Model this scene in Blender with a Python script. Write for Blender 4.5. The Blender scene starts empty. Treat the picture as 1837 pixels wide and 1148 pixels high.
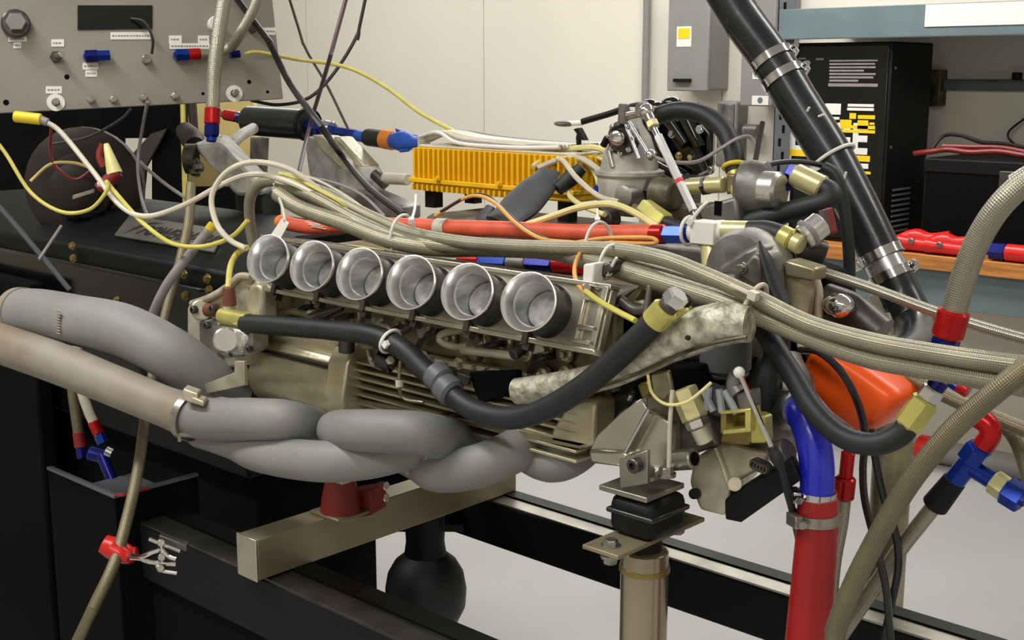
import bpy, bmesh, math, random
from mathutils import Vector as V, Matrix, Quaternion
random.seed(7)
PI = math.pi
scene = bpy.context.scene
COL = scene.collection

# ---------------------------------------------------------------- camera
FPX, CXP, CYP = 2256.0, 918.5, 574.0
PITCH = math.atan(444 / FPX)
CAM = V((1.1367, -1.2940, 1.60))
_r = V((.7317, .6817, 0)).normalized()
_h = V((-.6817, .7317, 0)).normalized()
_f = _h * math.cos(PITCH) - V((0, 0, 1)) * math.sin(PITCH)
_u = _h * math.sin(PITCH) + V((0, 0, 1)) * math.cos(PITCH)
cd = bpy.data.cameras.new('camera')
cam = bpy.data.objects.new('camera', cd); COL.objects.link(cam)
cd.sensor_fit = 'HORIZONTAL'; cd.sensor_width = 36.0
cd.lens = 36.0 * FPX / 1837.0
cd.clip_start = .05
mrot = Matrix((_r, _u, -_f)).transposed()
cam.matrix_world = Matrix.Translation(CAM) @ mrot.to_4x4()
scene.camera = cam

# ---------------------------------------------------------------- world, lights, exposure
vs = scene.view_settings
vs.view_transform = 'Standard'
try: vs.look = 'None'
except Exception: pass
vs.gamma = 1.0; vs.use_curve_mapping = False
vs.exposure = 0.0
wd = bpy.data.worlds.new('world'); scene.world = wd; wd.use_nodes = True
wd.node_tree.nodes['Background'].inputs[0].default_value = (.9, .95, 1.0, 1)
wd.node_tree.nodes['Background'].inputs[1].default_value = .05

def area(name, loc, sx, sy, watts, col=(1, .978, .95), target=None):
    l = bpy.data.lights.new(name, 'AREA'); l.shape = 'RECTANGLE'; l.size = sx; l.size_y = sy
    l.energy = watts; l.color = col
    o = bpy.data.objects.new(name, l); COL.objects.link(o); o.location = loc
    if target is not None:
        o.rotation_euler = (V(target) - V(loc)).to_track_quat('-Z', 'Y').to_euler()
    return o
# rows of fluorescent ceiling lamps along the workshop
area('ceiling_lamp_light', (-1.6, 2.5, 3.12), 2.4, .3, 72)
area('ceiling_lamp_light', (-4.4, 2.5, 3.12), 2.4, .3, 40)
area('ceiling_lamp_light', (1.2, 1.6, 3.12), 2.4, .3, 44)
area('ceiling_lamp_light', (-1.1, -1.3, 3.12), 2.4, .3, 66)
area('ceiling_lamp_light', (1.6, -2.4, 3.12), 2.4, .3, 52)

# ---------------------------------------------------------------- pixel to place helpers (1837 x 1148 frame)
def ray(px, py): return _f + _r * ((px - CXP) / FPX) - _u * ((py - CYP) / FPX)
def W(px, py, y): d = ray(px, py); return CAM + d * ((y - CAM.y) / d.y)
def WZ(px, py, z): d = ray(px, py); return CAM + d * ((z - CAM.z) / d.z)
def WX(px, py, x): d = ray(px, py); return CAM + d * ((x - CAM.x) / d.x)
def D(px, py, d): return CAM + ray(px, py) * d
def depth(p): return (p - CAM).dot(_f)
def RAD(p, wpx): return depth(p) * wpx / 2 / FPX
def path(pts, y=None): return [W(p[0], p[1], p[2] if len(p) > 2 else y) for p in pts]

# ---------------------------------------------------------------- materials
def lin(c): return tuple(((x / 255) / 12.92 if x / 255 <= .04045 else ((x / 255 + .055) / 1.055) ** 2.4) for x in c)
MATS = {}
def mat(name, rgb, rough=.5, metal=0., var=.12, scale=18., bump=0., bscale=60., coat=0., dirt=None, stretch=None, alpha=None, trans=0.):
    m = bpy.data.materials.new(name); m.use_nodes = True
    nt = m.node_tree; b = nt.nodes['Principled BSDF']
    b.inputs['Roughness'].default_value = rough; b.inputs['Metallic'].default_value = metal
    if coat: b.inputs['Coat Weight'].default_value = coat; b.inputs['Coat Roughness'].default_value = .15
    if trans: b.inputs['Transmission Weight'].default_value = trans
    c = lin(rgb)
    tc = nt.nodes.new('ShaderNodeTexCoord')
    src = tc.outputs['Object']
    if stretch:
        mp = nt.nodes.new('ShaderNodeMapping'); mp.inputs['Scale'].default_value = stretch
        nt.links.new(src, mp.inputs[0]); src = mp.outputs[0]
    nz = nt.nodes.new('ShaderNodeTexNoise'); nz.inputs['Scale'].default_value = scale; nz.inputs['Detail'].default_value = 5
    nt.links.new(src, nz.inputs['Vector'])
    mx = nt.nodes.new('ShaderNodeMix'); mx.data_type = 'RGBA'
    d2 = lin(dirt) if dirt else tuple(x * (1 - 1.6 * var) for x in c)
    mx.inputs[6].default_value = (*d2, 1)
    mx.inputs[7].default_value = (*[min(1, x * (1 + .6 * var)) for x in c], 1)
    rp = nt.nodes.new('ShaderNodeMapRange'); rp.inputs['From Min'].default_value = .33; rp.inputs['From Max'].default_value = .67
    nt.links.new(nz.outputs['Fac'], rp.inputs[0]); nt.links.new(rp.outputs[0], mx.inputs[0])
    nt.links.new(mx.outputs[2], b.inputs['Base Color'])
    rr = nt.nodes.new('ShaderNodeMapRange'); rr.inputs['To Min'].default_value = max(.02, rough * .8); rr.inputs['To Max'].default_value = min(1, rough * 1.2)
    nt.links.new(nz.outputs['Fac'], rr.inputs[0]); nt.links.new(rr.outputs[0], b.inputs['Roughness'])
    if bump:
        n2 = nt.nodes.new('ShaderNodeTexNoise'); n2.inputs['Scale'].default_value = bscale; n2.inputs['Detail'].default_value = 4
        nt.links.new(src, n2.inputs['Vector'])
        bp = nt.nodes.new('ShaderNodeBump'); bp.inputs['Strength'].default_value = bump; bp.inputs['Distance'].default_value = .002
        nt.links.new(n2.outputs['Fac'], bp.inputs['Height']); nt.links.new(bp.outputs[0], b.inputs['Normal'])
    MATS[name] = m
    return m

def braid_mat(name, rgb, pitch=.0032, metal=.55, rough=.38, depthv=.5):
    """woven sleeve: two crossing helices from the hose's own length and girth"""
    m = bpy.data.materials.new(name); m.use_nodes = True
    nt = m.node_tree; b = nt.nodes['Principled BSDF']; L = nt.links.new
    def math_(op, a, c=None):
        n = nt.nodes.new('ShaderNodeMath'); n.operation = op
        for i, x in enumerate((a, c)):
            if x is None: continue
            if isinstance(x, (int, float)): n.inputs[i].default_value = x
            else: L(x, n.inputs[i])
        return n.outputs[0]
    uv = nt.nodes.new('ShaderNodeUVMap'); sp = nt.nodes.new('ShaderNodeSeparateXYZ'); L(uv.outputs[0], sp.inputs[0])
    k = 2 * PI / pitch
    a = math_('MULTIPLY', math_('ADD', sp.outputs[0], sp.outputs[1]), k * .7)
    c = math_('MULTIPLY', math_('SUBTRACT', sp.outputs[0], sp.outputs[1]), k * .7)
    h = math_('MULTIPLY', math_('SINE', a), math_('SINE', c))
    h01 = math_('ADD', math_('MULTIPLY', h, .5), .5)
    col = lin(rgb)
    tc = nt.nodes.new('ShaderNodeTexCoord'); nz = nt.nodes.new('ShaderNodeTexNoise'); nz.inputs['Scale'].default_value = 25
    L(tc.outputs['Object'], nz.inputs['Vector'])
    f = math_('MULTIPLY', math_('ADD', h01, nz.outputs['Fac']), .55)
    mx = nt.nodes.new('ShaderNodeMix'); mx.data_type = 'RGBA'
    mx.inputs[6].default_value = (*[x * .42 for x in col], 1); mx.inputs[7].default_value = (*[min(1, x * 1.25) for x in col], 1)
    L(f, mx.inputs[0]); L(mx.outputs[2], b.inputs['Base Color'])
    bp = nt.nodes.new('ShaderNodeBump'); bp.inputs['Strength'].default_value = depthv; bp.inputs['Distance'].default_value = .0008
    L(h01, bp.inputs['Height']); L(bp.outputs[0], b.inputs['Normal'])
    b.inputs['Metallic'].default_value = metal; b.inputs['Roughness'].default_value = rough
    MATS[name] = m
    return m

mat('floor', (172, 172, 171), .34, 0, .05, 1.6, .05, 30)
mat('wall', (228, 222, 208), .75, 0, .03, 1.2, .04, 40)
mat('ceiling', (225, 224, 220), .8, 0, .03, 2)
mat('grey_paint', (138, 137, 134), .5, 0, .06, 6)
mat('grey_dark_paint', (92, 96, 100), .5, 0, .1, 8)
mat('shelf_blue', (104, 120, 123), .5, 0, .1, 7)
mat('wood', (196, 128, 62), .5, 0, .25, 9, .2, 40, stretch=(.6, 6, 6))
mat('black_paint', (11, 11, 11), .55, 0, .25, 10)
mat('black_dull', (7, 7, 7), .85, 0, .3, 10)
mat('black_gloss', (14, 14, 15), .16, 0, .2, 10, coat=.4)
mat('dark_brown', (34, 21, 16), .6, 0, .3, 20)
mat('panel_grey', (146, 141, 132), .42, .25, .12, 5, .03, 90)
mat('rubber', (30, 30, 31), .55, 0, .2, 24, .12, 200)
mat('rubber_shiny', (34, 35, 37), .3, 0, .3, 16, .1, 120, coat=.2)
mat('rubber_green', (56, 60, 52), .55, 0, .2, 24)
mat('cast', (176, 168, 140), .38, .6, .22, 14, .35, 90, dirt=(110, 100, 74))
mat('cast_gold', (210, 202, 174), .32, .6, .2, 9, .2, 120, dirt=(160, 150, 116))
mat('cast_light', (214, 208, 186), .42, .45, .16, 14, .25, 110, dirt=(150, 142, 116))
mat('cast_grey', (150, 148, 142), .45, .55, .22, 16, .35, 90, dirt=(86, 84, 76))
mat('cast_dirty', (104, 99, 80), .5, .5, .35, 22, .4, 90, dirt=(42, 38, 28))
mat('alu', (214, 214, 212), .26, .9, .08, 12, .04, 120)
mat('alu_brushed', (244, 244, 242), .25, .9, .03, 12, 0, 40, stretch=(1, 1, 14))
mat('alu_plate', (206, 200, 182), .26, .85, .14, 8, .06, 100)
mat('chrome', (222, 222, 224), .12, 1., .05, 12)
mat('steel', (168, 164, 154), .32, .85, .18, 16, .1, 120)
mat('steel_dark', (96, 94, 90), .4, .8, .25, 16, .1, 120)
mat('header_grey', (134, 134, 131), .62, .12, .12, 7, .12, 150)
mat('header_rust', (140, 135, 124), .6, .12, .3, 9, .15, 120, dirt=(132, 118, 102))
mat('post_steel', (180, 169, 144), .22, .85, .1, 6)
mat('beam_gold', (142, 132, 106), .45, .45, .2, 6, .1, 80)
mat('orange_sleeve', (222, 94, 62), .5, 0, .12, 30, .2, 200)
mat('orange_plastic', (247, 92, 22), .32, 0, .05, 5)
mat('yellow_box', (242, 190, 20), .4, 0, .1, 14)
mat('yellow_label', (246, 208, 20), .5, 0, .04, 14)
mat('yellow_plug', (236, 208, 40), .4, 0, .06, 14)
mat('yellow_wire', (208, 198, 96), .45, 0, .1, 30)
mat('yellow_pale', (226, 218, 150), .45, 0, .08, 30)
mat('yellow_wall', (222, 200, 128), .6, 0, .05, 6)
mat('orange_wire', (232, 166, 82), .45, 0, .08, 30)
mat('white_wire', (206, 198, 178), .42, 0, .08, 30)
mat('white_plastic', (234, 232, 224), .4, 0, .05, 20)
mat('grey_wire', (140, 132, 132), .45, 0, .1, 30)
mat('purple_wire', (92, 72, 76), .45, 0, .15, 30)
mat('black_wire', (36, 34, 34), .45, 0, .15, 30)
mat('red_wire', (128, 32, 28), .45, 0, .15, 30)
mat('blue_an', (22, 58, 158), .24, .55, .15, 30)
mat('navy_an', (22, 30, 120), .26, .5, .15, 30)
mat('red_an', (186, 24, 24), .26, .5, .12, 30)
mat('blue_silicone', (30, 38, 190), .3, 0, .08, 20, .1, 220, coat=.35)
mat('red_silicone', (160, 22, 24), .42, 0, .15, 14, .1, 160)
mat('red_plastic', (214, 36, 30), .32, 0, .1, 14)
mat('red_paint', (128, 26, 22), .5, 0, .2, 14)
mat('cad', (204, 196, 112), .3, .55, .14, 24)
mat('cad_pale', (218, 210, 156), .34, .5, .12, 24)
mat('brass', (158, 140, 84), .35, .7, .25, 24)
mat('heatwrap', (212, 207, 190), .45, .3, .3, 70, 1., 160, dirt=(146, 140, 120))
mat('cast_pale', (192, 189, 180), .6, .1, .18, 22, .5, 110, dirt=(140, 137, 128))
mat('cast_mid', (150, 142, 114), .42, .5, .3, 20, .4, 90, dirt=(66, 58, 40))
mat('alu_bore', (206, 206, 204), .42, .6, .3, 70, .2, 60, stretch=(1, .15, 1))
mat('shrink', (74, 76, 80), .55, 0, .12, 10, .1, 60)
mat('tape_blue', (40, 92, 196), .4, 0, .15, 30)
mat('paper', (236, 232, 222), .7, 0, .03, 20)
mat('ink', (40, 38, 36), .6, 0, 0, 20)
mat('plaque', (140, 140, 130), .4, .5, .12, 20)
mat('brown', (112, 62, 44), .5, 0, .15, 20)
mat('orange_cap', (236, 140, 44), .45, 0, .1, 20)
mat('clear_bag', (176, 180, 186), .3, 0, .15, 60, .3, 60, trans=.25)
mat('shadow_gap', (30, 26, 20), .8, 0, .3, 20)
for _n, _s in (('black_dull', .12), ('black_paint', .28)): MATS[_n].node_tree.nodes['Principled BSDF'].inputs['Specular IOR Level'].default_value = _s
braid_mat('braid', (166, 160, 138))
braid_mat('braid_dark', (130, 121, 96), .0030)
braid_mat('braid_silver', (168, 163, 146), .0034, .7, .3)

# ---------------------------------------------------------------- mesh builder
def perp(d):
    d = d.normalized()
    a = V((0, 0, 1)) if abs(d.z) < .9 else V((1, 0, 0))
    x = d.cross(a).normalized()
    return x, x.cross(d).normalized()
def spline(pts, n=6, closed=False):
    if len(pts) < 3 and not closed: 
        return [pts[0].lerp(pts[-1], i / n) for i in range(n + 1)]
    out = []; N = len(pts)
    rng = range(N) if closed else range(N - 1)
    for i in rng:
        if closed: a, b, c, d = pts[i - 1], pts[i], pts[(i + 1) % N], pts[(i + 2) % N]
        else:
            b, c = pts[i], pts[i + 1]
            a = pts[i - 1] if i > 0 else b + (b - c)
            d = pts[i + 2] if i + 2 < N else c + (c - b)
        ta, tb = (c - a) * .5, (d - b) * .5
        for k in range(n):
            t = k / n
            out.append(b * (2*t**3 - 3*t**2 + 1) + ta * (t**3 - 2*t**2 + t) + c * (-2*t**3 + 3*t**2) + tb * (t**3 - t**2))
    if not closed: out.append(pts[-1].copy())
    return out

class MB:
    def __init__(s): s.v = []; s.f = []; s.uv = {}
    def tube(s, pts, r, n=12, seg=6, closed=False, cap=True, squash=1., up=None, raw=False):
        P = pts if raw else spline(pts, seg, closed)
        m = len(P)
        if isinstance(r, (list, tuple)):
            q = len(r) - 1
            rr = []
            for i in range(m):
                t = i / (m - 1) * q; k = min(int(t), q - 1); u = t - k
                u = u * u * (3 - 2 * u); rr.append(r[k] * (1 - u) + r[k + 1] * u)
        else: rr = [r] * m
        tan = [(P[(i + 1) % m] - P[i - 1]).normalized() if (closed or 0 < i < m - 1) else ((P[1] - P[0]).normalized() if i == 0 else (P[-1] - P[-2]).normalized()) for i in range(m)]
        if up is not None: x = (up - tan[0] * up.dot(tan[0])).normalized()
        else: x = perp(tan[0])[0]
        base = len(s.v); L = 0.; Ls = []
        for i in range(m):
            if i: L += (P[i] - P[i - 1]).length
            Ls.append(L)
            if up is not None: x = up - tan[i] * up.dot(tan[i])
            else: x = x - tan[i] * x.dot(tan[i])
            x = x.normalized(); y = tan[i].cross(x)
            for k in range(n):
                a = 2 * PI * k / n
                s.v.append(P[i] + x * (math.cos(a) * rr[i]) + y * (math.sin(a) * rr[i] * squash))
        for i in range(m if closed else m - 1):
            j = (i + 1) % m
            for k in range(n):
                k2 = (k + 1) % n
                s.uv[len(s.f)] = [(2*PI*q/n * rr[0], Ls[w]) for q, w in ((k, i), (k + 1, i), (k + 1, j if j else i), (k, j if j else i))]
                s.f.append((base + i*n + k, base + i*n + k2, base + j*n + k2, base + j*n + k))
        if cap and not closed:
            s.f.append(tuple(base + k for k in range(n))[::-1]); s.f.append(tuple(base + (m-1)*n + k for k in range(n)))
        return s
    def lathe(s, p, axis, prof, n=24, close=False, rot=0.):
        """prof: (distance along axis, radius)"""
        d = axis.normalized(); x, y = perp(d); base = len(s.v); m = len(prof)
        for t, r in prof:
            for k in range(n):
                a = 2 * PI * k / n + rot
                s.v.append(p + d * t + x * (math.cos(a) * r) + y * (math.sin(a) * r))
        for i in range(m if close else m - 1):
            j = (i + 1) % m
            for k in range(n):
                k2 = (k + 1) % n
                s.f.append((base + i*n + k, base + i*n + k2, base + j*n + k2, base + j*n + k))
        if not close:
            s.f.append(tuple(base + k for k in range(n))[::-1]); s.f.append(tuple(base + (m-1)*n + k for k in range(n)))
        return s
    def cyl(s, p0, p1, r0, r1=None, n=20, ch=.12, rot=0.):
        r1 = r0 if r1 is None else r1; L = (p1 - p0).length; c = min(ch * min(r0, r1), L * .3)
        return s.lathe(p0, p1 - p0, [(0, r0 - c), (c, r0), (L - c, r1), (L, r1 - c)], n, rot=rot)
    def ring(s, p0, p1, r, w, n=24):
        L = (p1 - p0).length
        return s.lathe(p0, p1 - p0, [(0, r), (0, r + w), (L, r + w), (L, r)], n, close=True)
    def ball(s, c, r, n=16, m=10, sc=(1, 1, 1)):
        base = len(s.v)
        for i in range(1, m):
            t = PI * i / m
            for k in range(n):
                a = 2 * PI * k / n
                s.v.append(c + V((math.sin(t)*math.cos(a)*r*sc[0], math.sin(t)*math.sin(a)*r*sc[1], math.cos(t)*r*sc[2])))
        s.v.append(c + V((0, 0, r*sc[2]))); s.v.append(c - V((0, 0, r*sc[2])))
        T = len(s.v) - 2; B = T + 1
        for i in range(m - 2):
            for k in range(n):
                k2 = (k + 1) % n
                s.f.append((base + i*n + k, base + (i+1)*n + k, base + (i+1)*n + k2, base + i*n + k2))
        for k in range(n):
            s.f.append((T, base + k, base + (k+1) % n)); s.f.append((B, base + (m-2)*n + (k+1) % n, base + (m-2)*n + k))
        return s
    def obox(s, c, ax, ay, az):
        b = len(s.v)
        for i in (-1, 1):
            for j in (-1, 1):
                for k in (-1, 1): s.v.append(c + ax*i + ay*j + az*k)
        for q in ((0,1,3,2),(4,6,7,5),(0,4,5,1),(2,3,7,6),(0,2,6,4),(1,5,7,3)): s.f.append(tuple(b + x for x in q))
        return s
    def box(s, a, b):
        a = V(a); b = V(b); c = (a + b) / 2; h = (b - a) / 2
        return s.obox(c, V((h.x, 0, 0)), V((0, h.y, 0)), V((0, 0, h.z)))
    def prism(s, poly, ext):
        b = len(s.v); n = len(poly)
        s.v += [p.copy() for p in poly] + [p + ext for p in poly]
        s.f.append(tuple(b + i for i in range(n))); s.f.append(tuple(b + n + i for i in range(n))[::-1])
        for i in range(n):
            j = (i + 1) % n
            s.f.append((b + i, b + n + i, b + n + j, b + j))
        return s
    def loft(s, A, B):
        """two matching outlines joined into a solid"""
        b = len(s.v); n = len(A); s.v += [p.copy() for p in A] + [p.copy() for p in B]
        s.f.append(tuple(b + i for i in range(n))); s.f.append(tuple(b + n + i for i in range(n))[::-1])
        for i in range(n):
            j = (i + 1) % n; s.f.append((b + i, b + n + i, b + n + j, b + j))
        return s
    def mesh(s, name, org, smooth=True, angle=38):
        me = bpy.data.meshes.new(name)
        me.from_pydata([tuple(p - org) for p in s.v], [], s.f)
        if s.uv:
            ul = me.uv_layers.new(name='UVMap')
            for fi, uvs in s.uv.items():
                for li, u in zip(me.polygons[fi].loop_indices, uvs): ul.data[li].uv = u
        bm = bmesh.new(); bm.from_mesh(me); bmesh.ops.recalc_face_normals(bm, faces=bm.faces); bm.to_mesh(me); bm.free()
        if smooth:
            me.shade_smooth(); me.set_sharp_from_angle(angle=math.radians(angle))
        return me

ORG = {}
def finish(o, bevel, seg=2):
    if bevel:
        md = o.modifiers.new('bevel', 'BEVEL'); md.width = bevel; md.segments = seg; md.limit_method = 'ANGLE'; md.angle_limit = math.radians(40)
def thing(name, label, cat, base, group=None):
    o = bpy.data.objects.new(name, None); COL.objects.link(o); o.location = base; o.empty_display_size = .03
    o['label'] = label; o['category'] = cat
    if group: o['group'] = group
    ORG[o.name] = V(base); return o
def part(name, mb, mt, parent, bevel=0., smooth=True, label=None, angle=38):
    org = ORG[parent.name]
    me = mb.mesh(name, org, smooth, angle); me.materials.append(MATS[mt])
    o = bpy.data.objects.new(name, me); COL.objects.link(o); o.parent = parent
    finish(o, bevel); ORG[o.name] = org
    if label: o['label'] = label
    return o
def solo(name, mb, mt, label, cat, group=None, bevel=0., smooth=True, kind=None, angle=38):
    xs = [p.x for p in mb.v]; ys = [p.y for p in mb.v]; zs = [p.z for p in mb.v]
    org = V(((min(xs)+max(xs))/2, (min(ys)+max(ys))/2, min(zs)))
    me = mb.mesh(name, org, smooth, angle); me.materials.append(MATS[mt])
    o = bpy.data.objects.new(name, me); COL.objects.link(o); o.location = org
    finish(o, bevel); ORG[o.name] = org
    if kind: o['kind'] = kind
    if label: o['label'] = label
    if cat: o['category'] = cat
    if group: o['group'] = group
    return o
_cache = {}
def inst(key, maker, mt, name, parent, p, axis=V((0, 0, 1)), spin=0.):
    """a small piece that shares its mesh with its look-alikes, placed on its thing"""
    k = (key, mt)
    if k not in _cache:
        me = maker().mesh(name, V((0, 0, 0))); me.materials.append(MATS[mt]); _cache[k] = me
    o = bpy.data.objects.new(name, _cache[k]); COL.objects.link(o); o.parent = parent
    o.location = p - ORG[parent.name]
    o.rotation_mode = 'QUATERNION'; o.rotation_quaternion = axis.to_track_quat('Z', 'Y') @ Quaternion((0, 0, 1), spin)
    return o
Z0 = V((0, 0, 0)); ZA = V((0, 0, 1)); YA = V((0, 1, 0)); XA = V((1, 0, 0))
def bolt(parent, p, axis, r=.005, h=.004, mt='steel', name='bolt'):
    def mk():
        m = MB(); m.lathe(V((0,0,-h*.3)), ZA, [(0, r*1.35), (h*.45, r*1.35)], 14); m.lathe(V((0,0,0)), ZA, [(0, r), (h*.8, r), (h, r*.85)], 6); return m
    return inst(('bolt', r, h), mk, mt, name, parent, p, axis, random.random())
def socket_bolt(parent, p, axis, r=.005, h=.006, mt='steel_dark', name='bolt'):
    def mk():
        m = MB(); m.lathe(Z0, ZA, [(0, r), (h*.85, r), (h, r*.85), (h, r*.5), (h*.4, r*.45)], 14); return m
    return inst(('sock', r, h), mk, mt, name, parent, p, axis)
def clamp(parent, p, axis, r, w=.011, side=None, mt='chrome'):
    """worm drive hose clamp: band > screw housing"""
    a = axis.normalized(); m = MB(); m.ring(p - a*w/2, p + a*w/2, r, .0013, 28)
    m.ring(p - a*w*.5, p - a*w*.36, r + .0008, .0012, 28); m.ring(p + a*w*.36, p + a*w*.5, r + .0008, .0012, 28)
    b = part('hose_clamp', m, mt, parent)
    s = (side - a*side.dot(a)).normalized() if side is not None else perp(a)[0]
    t = a.cross(s); c = p + s*(r + .005)
    m = MB(); m.obox(c, t*.010, a*w*.6, s*.0042); part('screw_housing', m, mt, b, .001)
    m = MB(); m.cyl(c + t*.008, c + t*.019, .0045, n=6); part('clamp_screw', m, mt, b)
    return b
def hexn(p0, p1, r, n=6): return MB().cyl(p0, p1, r, n=n, ch=.15)
def X(pts, a=0., b=0.):
    """carry a line on beyond its ends"""
    pts = list(pts)
    if a: pts = [pts[0] + (pts[0] - pts[1]).normalized()*a] + pts
    if b: pts = pts + [pts[-1] + (pts[-1] - pts[-2]).normalized()*b]
    return pts
def along(P, t):
    """point and direction at fraction t of a list of points"""
    L = [0.]
    for i in range(1, len(P)): L.append(L[-1] + (P[i] - P[i-1]).length)
    x = t * L[-1]
    for i in range(1, len(P)):
        if L[i] >= x:
            u = (x - L[i-1]) / max(1e-9, L[i] - L[i-1]); return P[i-1].lerp(P[i], u), (P[i] - P[i-1]).normalized()
    return P[-1], (P[-1] - P[-2]).normalized()
def hose(name, label, cat, pts, r, mt, fits=(), group=None, n=14, seg=8, body='hose_body', squash=1.):
    """flexible line: fits = (end 0/1, [(length, radius factor, material, sides, name)...]) running outwards from that end"""
    m = MB().tube(pts, r, n, seg, squash=squash)
    if not fits: return solo(name, m, mt, label, cat, group)
    lo = min(pts, key=lambda p: p.z)
    t = thing(name, label, cat, lo, group); part(body, m, mt, t)
    S = spline(pts, seg)
    for end, items in fits:
        p = S[-1] if end else S[0]; d = (S[-1] - S[-2]).normalized() if end else (S[0] - S[1]).normalized()
        p = p - d * r * .8
        for (L, k, fm, ns, nm) in items:
            q = MB().cyl(p, p + d*L, r*k, n=ns, ch=.18); part(nm, q, fm, t); p = p + d*L*.96
    return t
def wire(name, label, pts, r, mt, cat='cable', group=None): return solo(name, MB().tube(pts, r*.78, 8, 6), mt, label, cat, group)
def ziptie(label, c, axis, r, tail=None, mt='white_plastic', w=.0022, ry=None, up=None, cat='zip tie'):
    a = axis.normalized(); x, y = perp(a)
    if up is not None: x = (up - a*up.dot(a)).normalized(); y = x.cross(a)
    ry = ry or r
    t = thing('zip_tie', label, cat, c - ZA * max(r, ry))
    lp = [c + x*(math.cos(2*PI*i/14)*r) + y*(math.sin(2*PI*i/14)*ry) for i in range(14)]
    part('strap', MB().tube(lp, w, 8, 3, closed=True), mt, t)
    if tail:
        part('tail', MB().tube(tail, [w, w*.8], 8, 5), mt, t)
        d = (tail[1] - tail[0]).normalized(); u_, v_ = perp(d)
        part('head', MB().obox(tail[0], d*w*1.9, u_*w*1.7, v_*w*1.7), mt, t, .0006)
    return t
def text_mesh(s, size, ext, x, y, origin, org, bold=True, shear=0., squeeze=1.):
    cu = bpy.data.curves.new('lettering', 'FONT'); cu.body = s; cu.size = size; cu.extrude = ext; cu.shear = shear; cu.offset = size*.034 if bold else 0; cu.space_character = 1.0
    ob = bpy.data.objects.new('lettering', cu); COL.objects.link(ob)
    dg = bpy.context.evaluated_depsgraph_get(); me = bpy.data.meshes.new_from_object(ob.evaluated_get(dg))
    bpy.data.objects.remove(ob); bpy.data.curves.remove(cu)
    z = x.cross(y)
    me.transform(Matrix.Translation(origin - org) @ Matrix((x*squeeze, y, z)).transposed().to_4x4())
    return me
def lettering(s, size, x, y, origin, parent, mt, ext=.0004, shear=0., squeeze=1., name='lettering', bold=True):
    me = text_mesh(s, size, ext, x.normalized(), y.normalized(), origin, ORG[parent.name], bold, shear, squeeze); me.materials.append(MATS[mt])
    o = bpy.data.objects.new(name, me); COL.objects.link(o); o.parent = parent; ORG[o.name] = ORG[parent.name]
    return o

# ================================================================ THE SETTING
def struct(name, mb, mt, label, cat, bevel=0.):
    o = solo(name, mb, mt, label, cat, bevel=bevel, smooth=False); o['kind'] = 'structure'; return o
YW = 3.9
struct('floor', MB().box((-7, -4.2, -.1), (4, YW, 0)), 'floor', 'smooth pale grey painted workshop floor', 'floor')
wb = struct('wall_back', MB().box((-7, YW + .012, 0), (4, YW + .12, 3.2)), 'wall', 'cream painted panel wall behind the engine', 'wall')
xs0 = W(868, 150, YW).x
xb = [-7] + [xs0 + 1.6 * k for k in range(-2, 5)] + [4]
for i in range(len(xb) - 1):
    if xb[i+1] - xb[i] > .05:
        part('wall_panel', MB().box((xb[i] + .003, YW, 0), (xb[i+1] - .003, YW + .012, 3.2)), 'wall', wb, smooth=False)
struct('wall_left', MB().box((-7.1, -4.2, 0), (-7, YW + .12, 3.2)), 'wall', 'plain end wall of the workshop', 'wall')
struct('wall_right', MB().box((4, -4.2, 0), (4.1, YW + .12, 3.2)), 'wall', 'plain wall at the near end of the workbench', 'wall')
struct('wall_front', MB().box((-7.1, -4.3, 0), (4.1, -4.2, 3.2)), 'wall', 'plain wall behind the photographer', 'wall')
struct('ceiling', MB().box((-7.1, -4.3, 3.2), (4.1, YW + .12, 3.3)), 'ceiling', 'white flat workshop ceiling', 'ceiling')
# conduit on the wall
cb = W(1155, 300, YW - .03); m = MB()
m.cyl(V((cb.x, YW - .03, .02)), V((cb.x, YW - .03, 3.18)), .019, n=14)
c1 = struct('trim_1', m, 'grey_paint', 'thin grey steel conduit running up the pale wall', 'conduit')
for z in (1.15, 2.2):
    part('conduit_strap', MB().box((cb.x - .04, YW - .055, z), (cb.x + .04, YW, z + .02)), 'steel', c1, .002)

# ================================================================ THINGS ON THE BACK WALL
def wall_box(name, label, x0, x1, ytop, ybot, yf, mt, yb=YW):
    a = W(x0, ybot, yf); b = W(x1, ybot, yf); ztop = W(x0, ytop, yf).z
    t = thing(name, label, 'electrical box', V(((a.x + b.x)/2, yf, a.z)))
    part('enclosure', MB().box((a.x, yf + .02, a.z + .006), (b.x, yb, ztop)), mt, t, .006)
    part('cover', MB().box((a.x - .004, yf, a.z), (b.x + .004, yf + .02, ztop + .004)), mt, t, .006)
    return t, a, b, ztop
t, a, b, zt = wall_box('electrical_box', 'grey disconnect switch box with yellow square sticker on pale wall', 1197, 1268, -30, 163, 3.72, 'grey_paint')
q = W(1214, 84, 3.72); q2 = W(1241, 47, 3.72)
st = part('sticker', MB().box((q.x, 3.718, q.z), (q2.x, 3.72, q2.z)), 'paper', t, smooth=False)
w_ = q2.x - q.x
part('sticker_mark', MB().box((q.x + w_*.1, 3.7165, q.z + w_*.45), (q2.x - w_*.1, 3.7185, q2.z - w_*.1)), 'yellow_label', st, smooth=False)
q = W(1211, 144, 3.72); part('latch', MB().box((q.x, 3.70, q.z - .008), (W(1241, 144, 3.72).x, 3.72, q.z + .008)), 'black_paint', t, .002)
t, a, b, zt = wall_box('electrical_box', 'grey breaker box with white paper sticker beside the steel shelf upright', 1328, 1384, -30, 190, 3.68, 'grey_paint')
q = W(1350, 142, 3.68); q2 = W(1381, 95, 3.68); part('sticker', MB().box((q.x, 3.678, q.z), (q2.x, 3.68, q2.z)), 'paper', t, smooth=False)
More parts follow.
